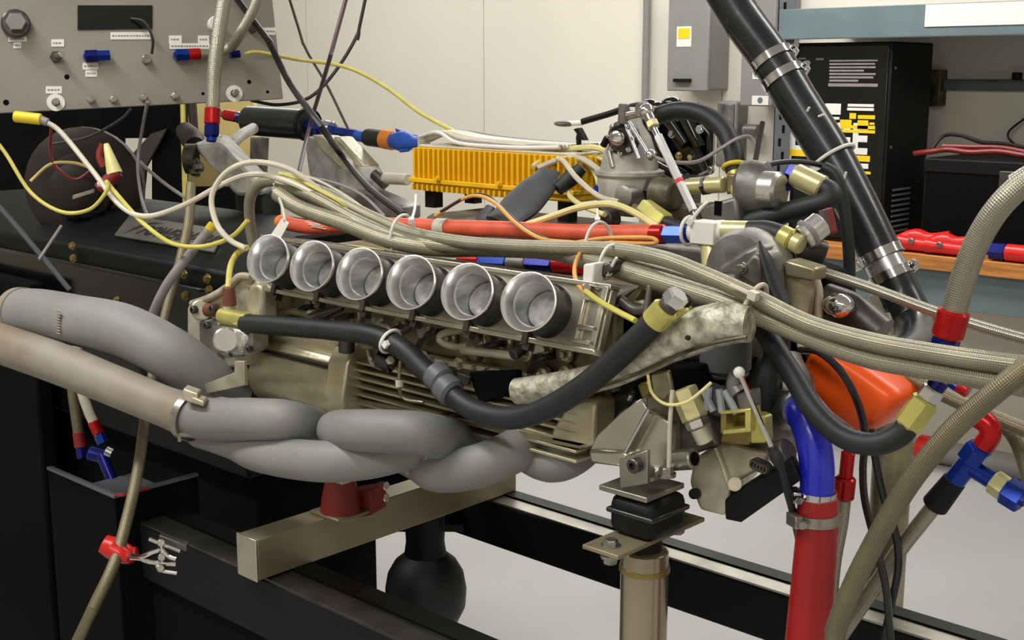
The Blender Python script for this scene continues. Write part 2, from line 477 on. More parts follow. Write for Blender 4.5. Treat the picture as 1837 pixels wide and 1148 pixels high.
q = W(1349, 188, 3.68); q2 = W(1379, 172, 3.68); st = part('sticker', MB().box((q.x, 3.678, q.z), (q2.x, 3.68, q2.z)), 'paper', t, smooth=False)
c = (q + q2) / 2; part('sticker_mark', MB().lathe(V((c.x, 3.6785, c.z)), -YA, [(0, .014), (.001, .014)], 20), 'shelf_blue', st)
# small junction box with conduit lock nut under the switch box
a = W(1282, 300, 3.8); b = W(1322, 182, 3.8)
t = thing('junction_box', 'pale grey cast junction box below the disconnect switch', 'electrical box', V((a.x, 3.8, a.z)))
part('enclosure', MB().box((a.x, 3.8, a.z), (b.x, YW, b.z)), 'grey_paint', t, .012)
part('cover', MB().box((a.x + .01, 3.79, a.z + .012), (b.x - .01, 3.80, b.z - .012)), 'cast_grey', t, .004)
c = W(1345, 235, 3.8); part('conduit_hub', MB().cyl(V((c.x - .06, 3.85, c.z)), V((c.x + .02, 3.85, c.z)), .03, n=14), 'cast_grey', t)
part('knob', MB().cyl(W(1252, 188, 3.86), W(1252, 188, 3.82), .012, n=12), 'black_paint', t)

# shelf rack: slotted upright and blue steel shelf
YS = 3.33; zb = .92
t = thing('steel_shelf', 'blue grey steel shelf on slotted uprights over the workbench', 'shelf', V((-1.3, YS, 1.0)))
a = W(1384, 330, YS); b = W(1413, 330, YS)
up = part('upright', MB().box((a.x, YS, zb), (b.x, YS + .004, 2.3)).box((a.x, YS, zb), (a.x + .004, YS + .05, 2.3)), 'grey_dark_paint', t, smooth=False)
for k in range(16):
    z = 1.15 + k * .055
    inst('slot', lambda: MB().box((-.006, -.0015, -.016), (.006, .0015, .016)), 'black_dull', 'slot', up, V(((a.x + b.x)/2 + (-.008 if k % 2 else .008), YS - .0002, z)))
sb = W(1620, 67, YS - .02).z; xl = W(1398, 60, YS - .02).x
part('shelf_edge', MB().box((xl, YS - .025, sb), (3.5, YS - .02, sb + .12)), 'shelf_blue', t, .002)
part('shelf_board', MB().box((xl, YS - .02, sb + .04), (3.5, YW, sb + .055)), 'shelf_blue', t, smooth=False)
part('shelf_lip', MB().box((xl, YS - .025, sb), (3.5, YS + .01, sb + .004)), 'grey_dark_paint', t, smooth=False)
a = W(1658, 48, YS - .03); part('paper_strip', MB().box((a.x, YS - .0285, a.z), (3.4, YS - .026, a.z + .08)), 'paper', t, smooth=False, label='white paper strip taped to the shelf edge')

# workbench
YB = 3.24; zb = .92
t = thing('workbench', 'workbench with brown wooden top and blue grey steel apron', 'workbench', V((0, YB, 0)))
x0 = W(1470, 440, YB).x - .25
bt = W(1837, 475, YB)
for k in range(4):
    y0 = YB + .165 * k
    part('plank', MB().box((x0, y0, zb - .055), (3.4, y0 + .163, zb)), 'wood', t, .003)
ap = part('apron', MB().box((x0 + .02, YB + .03, zb - .20), (3.38, YB + .05, zb - .056)), 'shelf_blue', t, .002)
for x in (x0 + .06, 1.2, 3.2):
    part('leg', MB().box((x, YB + .06, 0), (x + .06, YB + .12, zb - .056)), 'shelf_blue', t, .003)
    part('leg', MB().box((x, YW - .12, 0), (x + .06, YW - .06, zb - .056)), 'shelf_blue', t, .003)
# pipe along the foot of the wall under the bench
a = W(1640, 800, 3.6)
p0 = W(1655, 795, 3.6); p1 = W(1880, 815, 3.6)
hose('pipe', 'grey plastic pipe lying under the workbench by the wall', 'pipe', [V((p0.x, 3.6, .05)), V((p0.x + .5, 3.62, .05)), V((p0.x + 1.4, 3.6, .05))], .05, 'grey_paint', [(0, [(.06, 1.15, 'red_plastic', 16, 'end_cap')])])

# black charger cabinet with printed front
YE = 3.36
a = W(1412, 428, YE); b = W(1582, 428, YE); zt = W(1500, 76, YE).z
t = thing('equipment_cabinet', 'tall black equipment cabinet with yellow and white printed front on the bench', 'cabinet', V(((a.x+b.x)/2, YE, zb)))
part('body', MB().box((a.x, YE, zb), (b.x, YE + .36, zt)), 'black_paint', t, .008)
part('front_panel', MB().box((a.x + .012, YE - .006, zb + .02), (b.x - .012, YE, zt - .012)), 'black_gloss', t, .003)
def stripe(px0, py0, px1, py1, mt, name='printed_block'):
    p = W(px0, py1, YE - .006); q = W(px1, py0, YE - .006)
    part(name, MB().box((p.x, YE - .0075, p.z), (q.x, YE - .006, q.z)), mt, t, smooth=False)
for y_, x1_ in ((107, 1575), (113, 1570), (119, 1571), (125, 1550), (131, 1571), (137, 1567), (143, 1540)): stripe(1488, y_, x1_, y_ + 3.4, 'grey_wire', 'printed_line')
stripe(1486, 150, 1575, 155, 'grey_wire', 'printed_line')
stripe(1432, 103, 1446, 107, 'grey_dark_paint', 'printed_line'); stripe(1464, 104, 1478, 108, 'grey_dark_paint', 'printed_line')
stripe(1480, 186, 1509, 205, 'paper'); stripe(1484, 210, 1506, 214, 'paper', 'printed_line')
stripe(1521, 187, 1568, 191, 'paper', 'printed_line'); stripe(1520, 194, 1568, 198, 'paper', 'printed_line')
stripe(1524, 203, 1536, 213, 'yellow_label'); stripe(1539, 207, 1570, 213, 'yellow_label')
stripe(1418, 214, 1440, 224, 'yellow_label'); stripe(1507, 215, 1528, 224, 'yellow_label'); stripe(1538, 216, 1558, 232, 'yellow_label'); stripe(1560, 220, 1569, 224, 'yellow_label')
stripe(1508, 226, 1570, 230, 'yellow_label', 'printed_line'); stripe(1412, 228, 1440, 231, 'yellow_label', 'printed_line'); stripe(1500, 234, 1570, 237, 'yellow_label', 'printed_line')
stripe(1412, 270, 1468, 279, 'yellow_label'); stripe(1533, 280, 1561, 289, 'yellow_label'); stripe(1540, 294, 1558, 302, 'paper'); stripe(1545, 308, 1562, 312, 'yellow_label', 'printed_line')
stripe(1412, 296, 1466, 302, 'plaque', 'printed_line'); stripe(1412, 305, 1466, 309, 'plaque', 'printed_line')
p = W(1415, 268, YE - .006); q = W(1562, 268, YE - .006)
lt = lettering('EDGE', .165, XA, ZA, V((p.x, YE - .0065, W(1490, 272, YE).z)), t, 'white_plastic', .0006, squeeze=(q.x - p.x)/.428)
for k in range(9):
    z = zb + .05 + k * .021
    part('louver', MB().obox(V((b.x + .003, YE + .14, z)), V((.003, 0, .001)), V((0, .075, 0)), V((-.001, 0, .004))), 'grey_dark_paint', t, smooth=False)
for py in (122, 265):
    p = W(1592, py, YE); part('rivet', MB().cyl(V((b.x - .001, YE + .03, p.z)), V((b.x + .004, YE + .03, p.z)), .006, n=10), 'steel', t)

# power strip on the wall
z = W(1740, 152, YW - .03).z; a = W(1655, 150, YW - .05); 
t = thing('power_strip', 'dark power strip with plug box mounted on the wall right of the cabinet', 'power strip', V((a.x, YW, z)))
part('rail', MB().box((a.x, YW - .03, z - .022), (3.0, YW, z + .022)), 'grey_dark_paint', t, .003)
q = W(1652, 190, YW - .06); q2 = W(1690, 125, YW - .06)
part('outlet_box', MB().box((q.x, YW - .07, q.z), (q2.x, YW, q2.z)), 'cast_dirty', t, .005)
p = W(1655, 172, YW - .072); part('outlet', MB().box((p.x, YW - .075, p.z - .02), (p.x + .03, YW - .069, p.z + .02)), 'grey_paint', t, .003)
p = W(1826, 144, YW - .04); part('switch', MB().cyl(V((p.x, YW - .05, z + .02)), V((p.x, YW - .05, z + .05)), .02, n=12), 'black_paint', t)

# tool case on the bench with cables on top
YC = 3.40
a = W(1650, 436, YC); zt = W(1700, 287, YC).z
t = thing('tool_chest', 'wide black tool chest standing at the right on the bench', 'tool chest', V((a.x, YC, zb)))
part('body', MB().box((a.x, YC, zb), (2.2, YC + .4, zt)), 'black_dull', t, .01)
part('lid', MB().box((a.x - .004, YC - .004, zt - .05), (2.2, YC + .4, zt + .004)), 'black_paint', t, .006)
part('latch', MB().box((a.x + .3, YC - .016, zt - .1), (a.x + .36, YC - .004, zt - .03)), 'steel_dark', t, .003)
zz = zt + .016
def on_top(l, dz=0): return [V((W(px, 280, y).x, y, zz + dz + h)) for px, y, h in l]
wire('jumper_cable', 'red jumper cable heaped on the black tool chest', on_top([(1640, 3.44, 0), (1670, 3.43, .012), (1700, 3.46, .02), (1740, 3.45, .014), (1790, 3.47, .02), (1840, 3.46, .01), (1860, 3.5, .01), (1800, 3.52, .03), (1740, 3.5, .03), (1690, 3.48, .03)]), .014, 'red_wire')
wire('jumper_cable', 'thick black cable looped above the red jumper cable', on_top([(1670, 3.47, .02), (1690, 3.5, .07), (1720, 3.5, .075), (1760, 3.52, .05), (1800, 3.55, .045), (1850, 3.55, .03)]), .011, 'black_wire')
wire('electric_cable', 'thin black cord hanging on the wall at the right edge', [W(1870, 195, YW - .03), W(1835, 215, YW - .03), W(1808, 240, YW - .03), W(1825, 262, YW - .03), W(1880, 290, YW - .03)], .006, 'black_wire')

# red clamps on the bench
def red_tool(label, px, py, s, y=3.30):
    c = W(px, py, y); c.z = zb
    t = thing('spring_clamp', label, 'clamp', c, 'red plastic clamps on the bench')
    m = MB(); m.tube([c + V((-.09*s, 0, .03*s)), c + V((-.03*s, 0, .055*s)), c + V((.03*s, .01, .05*s)), c + V((.10*s, .02, .07*s))], [.032*s, .034*s, .026*s, .02*s], 10, 5)
    part('upper_handle', m, 'red_plastic', t)
    m = MB(); m.tube([c + V((-.085*s, -.03, .035*s)), c + V((-.02*s, -.03, .032*s)), c + V((.05*s, -.03, .03*s)), c + V((.11*s, -.02, .028*s))], [.03*s, .026*s, .024*s, .02*s], 10, 5)
    part('lower_handle', m, 'red_plastic', t)
    part('pivot', MB().cyl(c + V((-.02*s, -.06, .045*s)), c + V((-.02*s, .03, .045*s)), .012*s, n=12), 'steel', t)
red_tool('red plastic clamp nearest the cabinet, left of the pair', 1655, 430, 1.0, 3.31)
red_tool('red plastic clamp on the bench, right of the pair', 1705, 440, .95, 3.30)
c = W(1815, 455, 3.28); c.z = zb
t = thing('hose_fitting', 'red and blue anodised hose fitting lying at the right end of the bench', 'fitting', c)
part('nut', MB().cyl(c + V((-.08, 0, .035)), c + V((-.02, 0, .035)), .034, n=6), 'navy_an', t)
part('socket', MB().cyl(c + V((-.02, 0, .034)), c + V((.09, 0, .034)), .032, n=16), 'red_plastic', t)

# ================================================================ ENGINE STAND
ZR = .90
def rail(name, label, pa, pb, silver, h, x0, x1):
    ya = WZ(*pa, ZR).y; yb = WZ(*pb, ZR).y
    t = thing(name, label, 'rail', V((0, ya, ZR - h)))
    part('web', MB().box((x0, ya, ZR - h), (x1, yb, ZR)), 'black_paint', t, .003)
    part('bare_strip', MB().box((x0, ya + .002, ZR), (x1, ya + (yb - ya)*silver, ZR + .003)), 'steel' if ya > 0 else 'steel_dark', t, smooth=False)
    part('lip', MB().box((x0, ya + (yb - ya)*silver + .001, ZR), (x1, yb, ZR + .006)), 'black_paint', t, smooth=False)
    return ya, yb
yf0, yf1 = rail('stand_rail', 'far black stand rail with bare steel stripe behind the silver post', (860, 895), (860, 866), .55, .075, -1.1, 1.3)
yn0, yn1 = rail('stand_rail', 'near black stand rail under the end of the cross beam', (487, 1047), (560, 1015), .55, .09, -.58, .5)
# cross beam
e0 = WZ(430, 1028, ZR + .006); e1 = WZ(466, 1042, ZR + .006)
xa, xb_, ye = e0.x, e1.x, (e0.y + e1.y)/2
t = thing('cross_beam', 'bare gold coloured square steel beam lying across the stand rails', 'beam', V((xa, ye, ZR)))
part('beam', MB().box((xa, ye, ZR + .006), (xb_, yf1, ZR + .066)), 'beam_gold', t, .002)
part('end_cap', MB().box((xa - .001, ye - .004, ZR + .005), (xb_ + .001, ye, ZR + .067)), 'alu_plate', t, .001)
c = WX(612, 930, (xa + xb_)/2); c = V(((xa + xb_)/2, W(612, 925, ye + .3).y, ZR + .066))
# find the jack's place on the beam top
def on_beam(px, py):
    p = WZ(px, py, ZR + .066); return V((p.x, p.y, ZR + .066))
c = on_beam(612, 922)
t = thing('support_jack', 'red screw jack standing on the cross beam under the exhaust', 'jack', c)
part('base_plate', MB().box(c - V((.035, .03, 0)), c + V((.03, .03, .006))), 'beam_gold', t, .002)
part('body', MB().lathe(c + V((0, 0, .006)), ZA, [(0, .030), (.02, .028), (.045, .022), (.052, .022)], 20), 'red_paint', t)
part('saddle', MB().box(c + V((-.026, -.022, .056)), c + V((.03, .022, .066))), 'cast_light', t, .002)
c2 = on_beam(684, 905)
for k in (0, .018):
    part('bolt', MB().cyl(c2 + V((0, 0, .012 + k)), c2 + V((.012, 0, .014 + k)), .007, n=6), 'chrome', t)
part('bracket', MB().obox(c.lerp(c2, .62) + V((0, 0, .012)), V((.02, .008, .006)), V((-.006, .02, 0)), V((0, 0, .02))), 'red_paint', t, .002)
# black legs and pedestal under the rails
xp = WZ(660, 1050, .75).x
t = thing('stand_pedestal', 'black steel pedestal filling the stand below the near rail', 'pedestal', V((-1, -.1, 0)))
pd = W(660, 1000, yn1 + .02)
part('side_panel', MB().box((-.57, yn0 + .01, .03), (pd.x, yn0 + .02, ZR - .09)), 'black_dull', t, .003)
part('end_panel', MB().box((pd.x - .01, yn0 + .01, .03), (pd.x, yn1 - .01, ZR - .092)), 'black_dull', t, .003)
part('foot', MB().box((-.57, yn0, 0), (pd.x + .02, yn1 + .03, .03)), 'black_paint', t, .004)
# black leveling bag under the far rail
c = D(764, 1055, 2.15); r = RAD(c, 146)
t = thing('air_bag_isolator', 'round black air bag isolator with narrow neck below the stand', 'isolator', V((c.x, c.y, c.z - r*1.1)))
part('bag', MB().lathe(V((c.x, c.y, c.z - r*1.05)), ZA, [(0, r*.5), (r*.2, r*.78), (r*.6, r*.97), (r*1.05, r), (r*1.45, r*.93), (r*1.75, r*.76), (r*1.95, r*.52)], 32), 'rubber', t)
part('neck', MB().lathe(V((c.x, c.y, c.z + r*.88)), ZA, [(0, r*.52), (r*.35, r*.47), (r*.9, r*.5), (r*1.1, r*.5)], 24), 'black_paint', t)
part('base', MB().lathe(V((c.x, c.y, 0)), ZA, [(0, .09), (.02, .09), (.03, .04), (c.z - r*1.04, .04)], 24), 'black_paint', t)
part('ear', MB().obox(V((c.x, c.y, c.z + r*1.6)), _r*r*.95, V((0, 0, r*.1)), _h*.01), 'black_paint', t, .002)
part('bracket', MB().obox(V((c.x, c.y, c.z + r*2.05)), _r*r*.5, V((0, 0, r*.45)), _h*.02), 'black_paint', t, .002)

# ================================================================ DYNO AT THE LEFT
YD = -.12
zt = W(250, 460, YD).z
xr = W(430, 485, YD).x; xl = -1.75
t = thing('dyno_absorber', 'black dynamometer housing with metal name plate on its top', 'dynamometer', V((-1.1, .1, .9)))
yr = YD + .30
zfr = W(250, 462, YD).z; zt = W(250, 384, YD + .12).z
part('housing', MB().prism([V((xl, y, z)) for y, z in ((YD, .93), (YD, zfr), (YD + .12, zt), (yr, zt), (yr, .93))], V((xr - xl, 0, 0))), 'black_paint', t, .006)
part('base', MB().box((xl + .02, YD + .03, 0), (xr - .02, yr - .004, .93)), 'black_dull', t, .006)
part('front_cover', MB().box((xl + .1, YD - .012, 1.0), (xr - .05, YD, zfr - .03)), 'black_gloss', t, .006)
for px, py in ((130, 441), (132, 463), (330, 492), (372, 500), (333, 530), (376, 520), (210, 539)):
    bolt(t, W(px, py, YD - .012), -YA, .006, .006, 'brass')
sv = V((0, .12, zt - zfr)); sn = XA.cross(sv).normalized(); s0 = V((0, YD, zfr)) + sn*.002
def on_slope(px, py): d = ray(px, py); return CAM + d*((s0 - CAM).dot(sn)/d.dot(sn))
pl = [on_slope(206, 424), on_slope(233, 389), on_slope(404, 414), on_slope(384, 454)]
pq = part('name_plate', MB().prism(pl, sn*.003), 'plaque', t, smooth=False, label='grey metal name plate with slanted dark lettering')
xd = (pl[3] - pl[0]).normalized(); ydr = sn.cross(xd)
LL = (pl[3] - pl[0]).length
lettering('POWERMARK', LL*.13, xd, ydr, pl[0] + xd*LL*.16 + ydr*LL*.05 + sn*.0035, pq, 'ink', .0003, shear=.35, squeeze=.92)
part('emblem', MB().tube([pl[0] + xd*LL*k + ydr*LL*h + sn*.003 for k, h in ((.06, .02), (.09, .10), (.15, .16), (.26, .18))], [.001, .006, .006, .001], 8, 5, squash=.3), 'ink', pq)
# hub disc and shaft behind
c = D(150, 335, 2.55)
t = thing('drive_hub', 'dark brown drive hub disc under the control panel', 'drive hub', V((c.x, c.y, zt)))
ax = -_h
part('disc', MB().lathe(c - ax*.05, ax, [(0, .11), (.03, .12), (.05, .12), (.06, .1), (.061, .07), (.075, .065), (.08, .03)], 32), 'dark_brown', t)
part('hub', MB().lathe(c + ax*.01, ax, [(0, .055), (.05, .05), (.06, .03)], 24), 'dark_brown', t)
part('pedestal', MB().box(V((c.x - .05, c.y - .03, zt)), V((c.x + .05, c.y + .05, c.z - .06))), 'black_paint', t, .004)
part('latch_arm', MB().obox(D(150, 348, 2.42), (D(168, 340, 2.42) - D(130, 352, 2.42))*.5, _u*.004, _h*.004), 'steel', t, .001)

# black cabinets left and behind
a = W(74, 700, -.17)
t = thing('dyno_cabinet', 'tall black steel cabinet at the left edge beside the exhaust pipes', 'cabinet', V((a.x - .2, -.15, 0)))
part('body', MB().box((a.x - 1.0, -.18, .02), (a.x, -.145, 1.2)), 'black_dull', t, .006)
part('plinth', MB().box((a.x - 1.0, -.175, 0), (a.x - .01, -.15, .02)), 'black_paint', t, .002)
zp = .95
k0 = WZ(205, 892, zp); kx = WZ(77, 849, zp); ky = WZ(372, 858, zp)
t = thing('drip_tray', 'black base box with a thin grey lip below the exhaust pipes', 'tray', V((k0.x, k0.y, 0)))
XL, YK = kx.x - .02, ky.y
part('side_panel', MB().box((XL, k0.y, .02), (k0.x, k0.y + .01, zp - .002)), 'black_dull', t, .002)
part('end_panel', MB().box((k0.x - .01, k0.y + .01, .02), (k0.x, YK, zp - .002)), 'black_dull', t, .002)
part('tray_floor', MB().box((XL, k0.y + .01, zp - .05), (k0.x - .01, YK, zp - .045)), 'grey_dark_paint', t, smooth=False)
part('lip', MB().box((XL, k0.y - .002, zp - .002), (k0.x + .002, k0.y + .008, zp + .003)), 'grey_dark_paint', t, .001)
part('lip', MB().box((k0.x - .008, k0.y + .0081, zp - .002), (k0.x + .002, YK, zp + .003)), 'grey_dark_paint', t, .001)
part('foot', MB().box((XL, k0.y, 0), (k0.x, YK, .02)), 'black_paint', t, .002)
# dark backing cabinet under the panel with gaps to the lit wall
t = thing('equipment_rack', 'dark equipment rack standing behind the dyno under the control panel', 'rack', D(150, 420, 3.0)); rk = t
def rackpart(name, x0, x1, y0, y1, d, mt, th=.03):
    o = D(x0, y1, d); part(name, MB().prism([D(x0, y1, d), D(x1, y1, d), D(x1, y0, d), D(x0, y0, d)], _h*th), mt, t, .003)
rackpart('back_panel', -60, 188, 150, 470, 3.5, 'black_dull')
rackpart('back_panel', 186, 243, 306, 470, 3.5, 'black_dull')
rackpart('crossbar', 180, 290, 150, 248, 3.5, 'black_dull')
rackpart('post', 272, 328, 150, 470, 3.4, 'black_dull', .06)
rackpart('strut', 205, 222, 246, 310, 3.45, 'black_dull', .02)
rackpart('shelf', 186, 290, 380, 420, 3.42, 'grey_dark_paint', .02)
part('guard', MB().prism([D(238, 420, 3.38), D(215, 300, 3.38), D(270, 240, 3.38), D(300, 230, 3.38), D(262, 300, 3.38), D(250, 420, 3.38)], _h*.02), 'dark_brown', t, .003)
rackpart('rear_panel', 334, 455, 335, 480, 3.4, 'black_dull', .02)
rackpart('rear_panel', -60, 455, 470, 1000, 3.5, 'black_dull', .02)
hz = V((0, 0, -D(390, 160, 3.7).z))
m = MB().prism([D(318, 160, 3.7) + hz, D(455, 160, 3.7) + hz, D(455, 160, 3.7), D(318, 160, 3.7)], _h*.04)
solo('yellow_board', m, 'yellow_wall', 'pale yellow board behind the black rack post', 'board', bevel=.003)
part('brace_tube', MB().cyl(D(350, 262, 3.38), D(342, 150, 3.38), .012, n=12), 'dark_brown', rk)
part('edge_strip', MB().cyl(D(334, 440, 3.37), D(327, 150, 3.37), .007, n=10), 'yellow_wire', rk)

# ================================================================ CONTROL PANEL
BL, BR = D(-40, 205, 2.14), D(508, 177, 2.34)
pu = (BR - BL).normalized(); pv = D(500, -30, 2.33) - BR; pv = (pv - pu*pv.dot(pu)).normalized(); pn = pu.cross(pv)
if pn.dot(_f) > 0: pn = -pn
def PP(px, py, off=0.):
    d = ray(px, py); s = (BL - CAM).dot(pn) / d.dot(pn); return CAM + d*s + pn*off
t = thing('control_panel', 'grey metal dyno control panel with labels knobs and hose fittings', 'control panel', BL)
panel = t
Wd = (BR - BL).length; Hh = .36
part('face_plate', MB().obox(BL + pu*Wd/2 + pv*Hh/2 - pn*.004, pu*Wd/2, pv*Hh/2, pn*.004), 'panel_grey', t, .001)
part('back_box', MB().obox(BL + pu*Wd*.5 + pv*(Hh/2 + .01) - pn*.07, pu*Wd*.44, pv*Hh*.46, pn*.06), 'black_dull', t, .004)
part('display_window', MB().prism([PP(139, 54, .0005), PP(273, 52, .0005), PP(273, 10, .0005), PP(139, 10, .0005)], pn*.002), 'black_gloss', t, smooth=False)
def plabel(x0, y0, x1, y1, rows=1):
    o = part('label_strip', MB().prism([PP(x0, y1, .0003), PP(x1, y1 - .3, .0003), PP(x1, y0 - .3, .0003), PP(x0, y0, .0003)], pn*.001), 'paper', t, smooth=False)
    for k in range(rows):
        yy = y0 + (y1 - y0)*(k + .5)/rows; x = x0 + 3
        m = MB()
        while x < x1 - 4:
            w = random.uniform(2, 5); m.prism([PP(x, yy + 1.4, .0014), PP(min(x + w, x1 - 2), yy + 1.4, .0014), PP(min(x + w, x1 - 2), yy - 1.4, .0014), PP(x, yy - 1.4, .0014)], pn*.0002); x += w + 1.6
        if m.v: part('print', m, 'grey_wire', o, smooth=False)
for a in ((15, 66, 48, 75), (24, 76, 38, 87), (92, 71, 115, 84), (148, 113, 176, 125), (153, 126, 174, 138), (198, 58, 272, 71), (303, 64, 326, 78), (355, 64, 375, 78), (304, 78, 376, 88), (428, 51, 438, 64), (465, 50, 494, 63), (82, 155, 111, 168)): plabel(*a)
def pknob(px, py, r, h, mt, name='knob', n=20):
    p = PP(px, py); part(name, MB().cyl(p, p + pn*h, r, n=n), mt, t)
for px, py in ((100, 184), (420, 168)):
    p = PP(px, py)
    w = part('washer', MB().ring(p, p + pn*.003, .007, .008, 24), 'white_plastic', t)
    part('bulkhead_stud', MB().cyl(p, p + pn*.022, .006, n=6), 'steel', w)
for px, py in ((163, 180), (203, 179), (257, 176), (313, 173)):
    p = PP(px, py); s = part('screw', MB().cyl(p, p + pn*.012, .007, n=6), 'steel', t); part('screw_tip', MB().cyl(p + pn*.012, p + pn*.02, .0045, n=10), 'chrome', s)
for px, py, r in ((120, 138, .0045), (11, 184, .005), (447, 147, .004), (480, 165, .003), (364, 168, .003)):
    p = PP(px, py); part('hole', MB().lathe(p - pn*.002, pn, [(0, r), (.0022, r)], 14), 'black_dull', t)
p = PP(100, 103); k = part('toggle_base', MB().cyl(p, p + pn*.012, .010, n=6), 'steel_dark', t); part('toggle_lever', MB().cyl(p + pn*.01, p + pn*.03 + pu*.008, .005, n=10), 'steel', k)
pknob(262, 108, .008, .015, 'steel', 'stud', 10); pknob(384, 45, .013, .02, 'white_plastic'); pknob(452, 50, .01, .012, 'steel_dark')
p = PP(28, 45); k = part('gauge_port', MB().cyl(p, p + pn*.02, .024, n=20), 'steel_dark', t); part('port_nut', MB().cyl(p + pn*.02, p + pn*.034, .017, n=6), 'chrome', k)
for q in ((15, 56), (42, 56)): pknob(*q, .006, .012, 'steel', 'screw', 8)
p = PP(151, 103, .014); k = part('bulkhead_fitting', MB().cyl(p, p + pu*.022, .0115, n=6), 'navy_an', t); part('fitting_nut', MB().cyl(p + pu*.02, p + pu*.042, .010, n=6), 'blue_an', k); part('fitting_stem', MB().cyl(PP(158, 103), PP(158, 103) + pn*.02, .009, n=12), 'navy_an', k)
p = PP(312, 101, .016); k = part('bulkhead_fitting', MB().cyl(p, p + pu*.024, .0115, n=6), 'blue_an', t)
part('hose_end', MB().cyl(p + pu*.023, p + pu*.045, .0105, n=14), 'red_an', k); part('fitting_stem', MB().cyl(PP(318, 101), PP(318, 101) + pn*.02, .009, n=12), 'navy_an', k)
p2 = p + pu*.044
hose('braided_hose', 'short braided hose leaving the blue and red fitting on the control panel', 'hose', [p2, p2 + pu*.03, p2 + pu*.055 + pn*.01 + pv*.01, PP(420, 70, .06), PP(445, 20, .07), PP(455, -40, .07), PP(470, -200, .07), PP(475, -500, .07)], .0095, 'braid_silver')
p = PP(412, 100, .016); k = part('bulkhead_fitting', MB().cyl(p, p + pu*.016, .0075, n=6), 'navy_an', t); part('fitting_stem', MB().cyl(PP(416, 100), PP(416, 100) + pn*.02, .006, n=12), 'navy_an', k)

# ================================================================ EXHAUST
t = thing('exhaust_pipe', 'large matt grey exhaust pipe with open end, upper of the two at left', 'exhaust pipe', W(22, 604, -.37))
pp = path([(36, 561, -.37), (75, 563, -.365), (140, 575, -.36), (220, 592, -.35), (300, 631, -.33), (365, 676, -.29), (420, 712, -.24)])
rad = RAD(pp[1], 89); S = spline(pp, 8)
m = MB(); m.tube(pp, [rad, rad, rad*1.0, rad*1.0, rad*.98, rad*.97, rad*.95], 32, 8, cap=False)
d0 = (S[0] - S[1]).normalized()
part('pipe', m, 'header_grey', t)
m = MB().ring(S[0] - d0*.012, S[0] + d0*.004, rad - .004, .006, 36); part('end_ring', m, 'header_rust', t)
m = MB().lathe(S[0] - d0*.06, d0, [(0, .002), (.001, rad - .006), (.06, rad - .004)], 32); part('bore', m, 'dark_brown', t)
for k in range(9):
    p = W(104, 559 + k*5.2, -.365); u = p - S[8]
    part('weld_bead', MB().ball(W(105, 558 + k*5.0, -.3645 - rad*.88), .0032, 8, 6, (2.0, .5, .5)), 'header_rust', t)
# manifold: collector, clamp and primary tubes
t = thing('exhaust_manifold', 'matt grey tubular exhaust manifold curling below the engine block', 'exhaust manifold', W(420, 860, -.33))
pp = path([(-260, 545, -.46), (-60, 596, -.43), (0, 616, -.42), (100, 650, -.405), (200, 690, -.39), (290, 727, -.375), (346, 747, -.365)])
R0 = RAD(pp[3], 75)
part('collector', MB().tube(pp, [R0, R0, R0, R0, R0*.94, R0*.9, R0*1.0], 28, 8), 'header_rust', t, label='grey collector tube with rusty tint, leading out to the left')
r = .0262
cl = W(343, 748, -.366); cdir = (pp[-1] - pp[-2]).normalized()
b = part('band_clamp', MB().ring(cl - cdir*.006, cl + cdir*.006, R0*1.02, .0018, 32), 'steel', t)
part('clamp_bracket', MB().obox(W(345, 708, -.38), cdir*.014, _u*.008, _h*.012).obox(W(358, 717, -.38), cdir*.012, _u*.004, _h*.012), 'cast_light', b, .002)
part('clamp_bolt', MB().cyl(W(322, 781, -.39), W(323, 792, -.39), .003, n=8).cyl(W(322, 779, -.39), W(370, 780, -.37), .004, n=8), 'steel', b)
def prim(pts, rr=r, mt='header_grey'): return part('primary_tube', MB().tube(path(pts), rr, 24, 8), mt, t)
prim([(335, 746, -.366), (380, 752, -.36), (450, 752, -.355), (510, 754, -.345), (548, 762, -.31), (568, 768, -.25), (580, 770, -.18)], [r*1.12, r*1.12, r*1.1, r*1.05, r, r, r, r])
prim([(640, 775, -.19), (612, 774, -.24), (604, 772, -.30), (640, 772, -.335), (700, 774, -.335), (755, 778, -.32), (800, 788, -.27), (835, 795, -.20)])
prim([(360, 770, -.34), (420, 790, -.335), (462, 810, -.345), (520, 822, -.35), (590, 828, -.345), (660, 822, -.32), (720, 808, -.29), (790, 790, -.25), (840, 770, -.2)])
prim([(700, 800, -.18), (755, 830, -.22), (785, 845, -.27), (840, 840, -.275), (890, 824, -.255), (940, 800, -.22), (975, 780, -.18)])
prim([(905, 780, -.17), (940, 805, -.19), (985, 826, -.205), (1025, 815, -.2), (1062, 782, -.17)])
for px, py, y in ((395, 719, -.352), (440, 722, -.350), (500, 790, -.345), (540, 797, -.345)):
    part('weld_tab', MB().obox(W(px, py, y), V((.011, 0, .001)), V((0, .010, 0)), V((0, 0, .0035))), 'header_grey', t, .002)
part('support_plate', MB().prism([W(365, 690, -.31), W(420, 668, -.31), W(420, 648, -.31), W(437, 648, -.31), W(440, 692, -.31), W(372, 706, -.31)], V((0, .006, 0))), 'cast_light', t, .001)

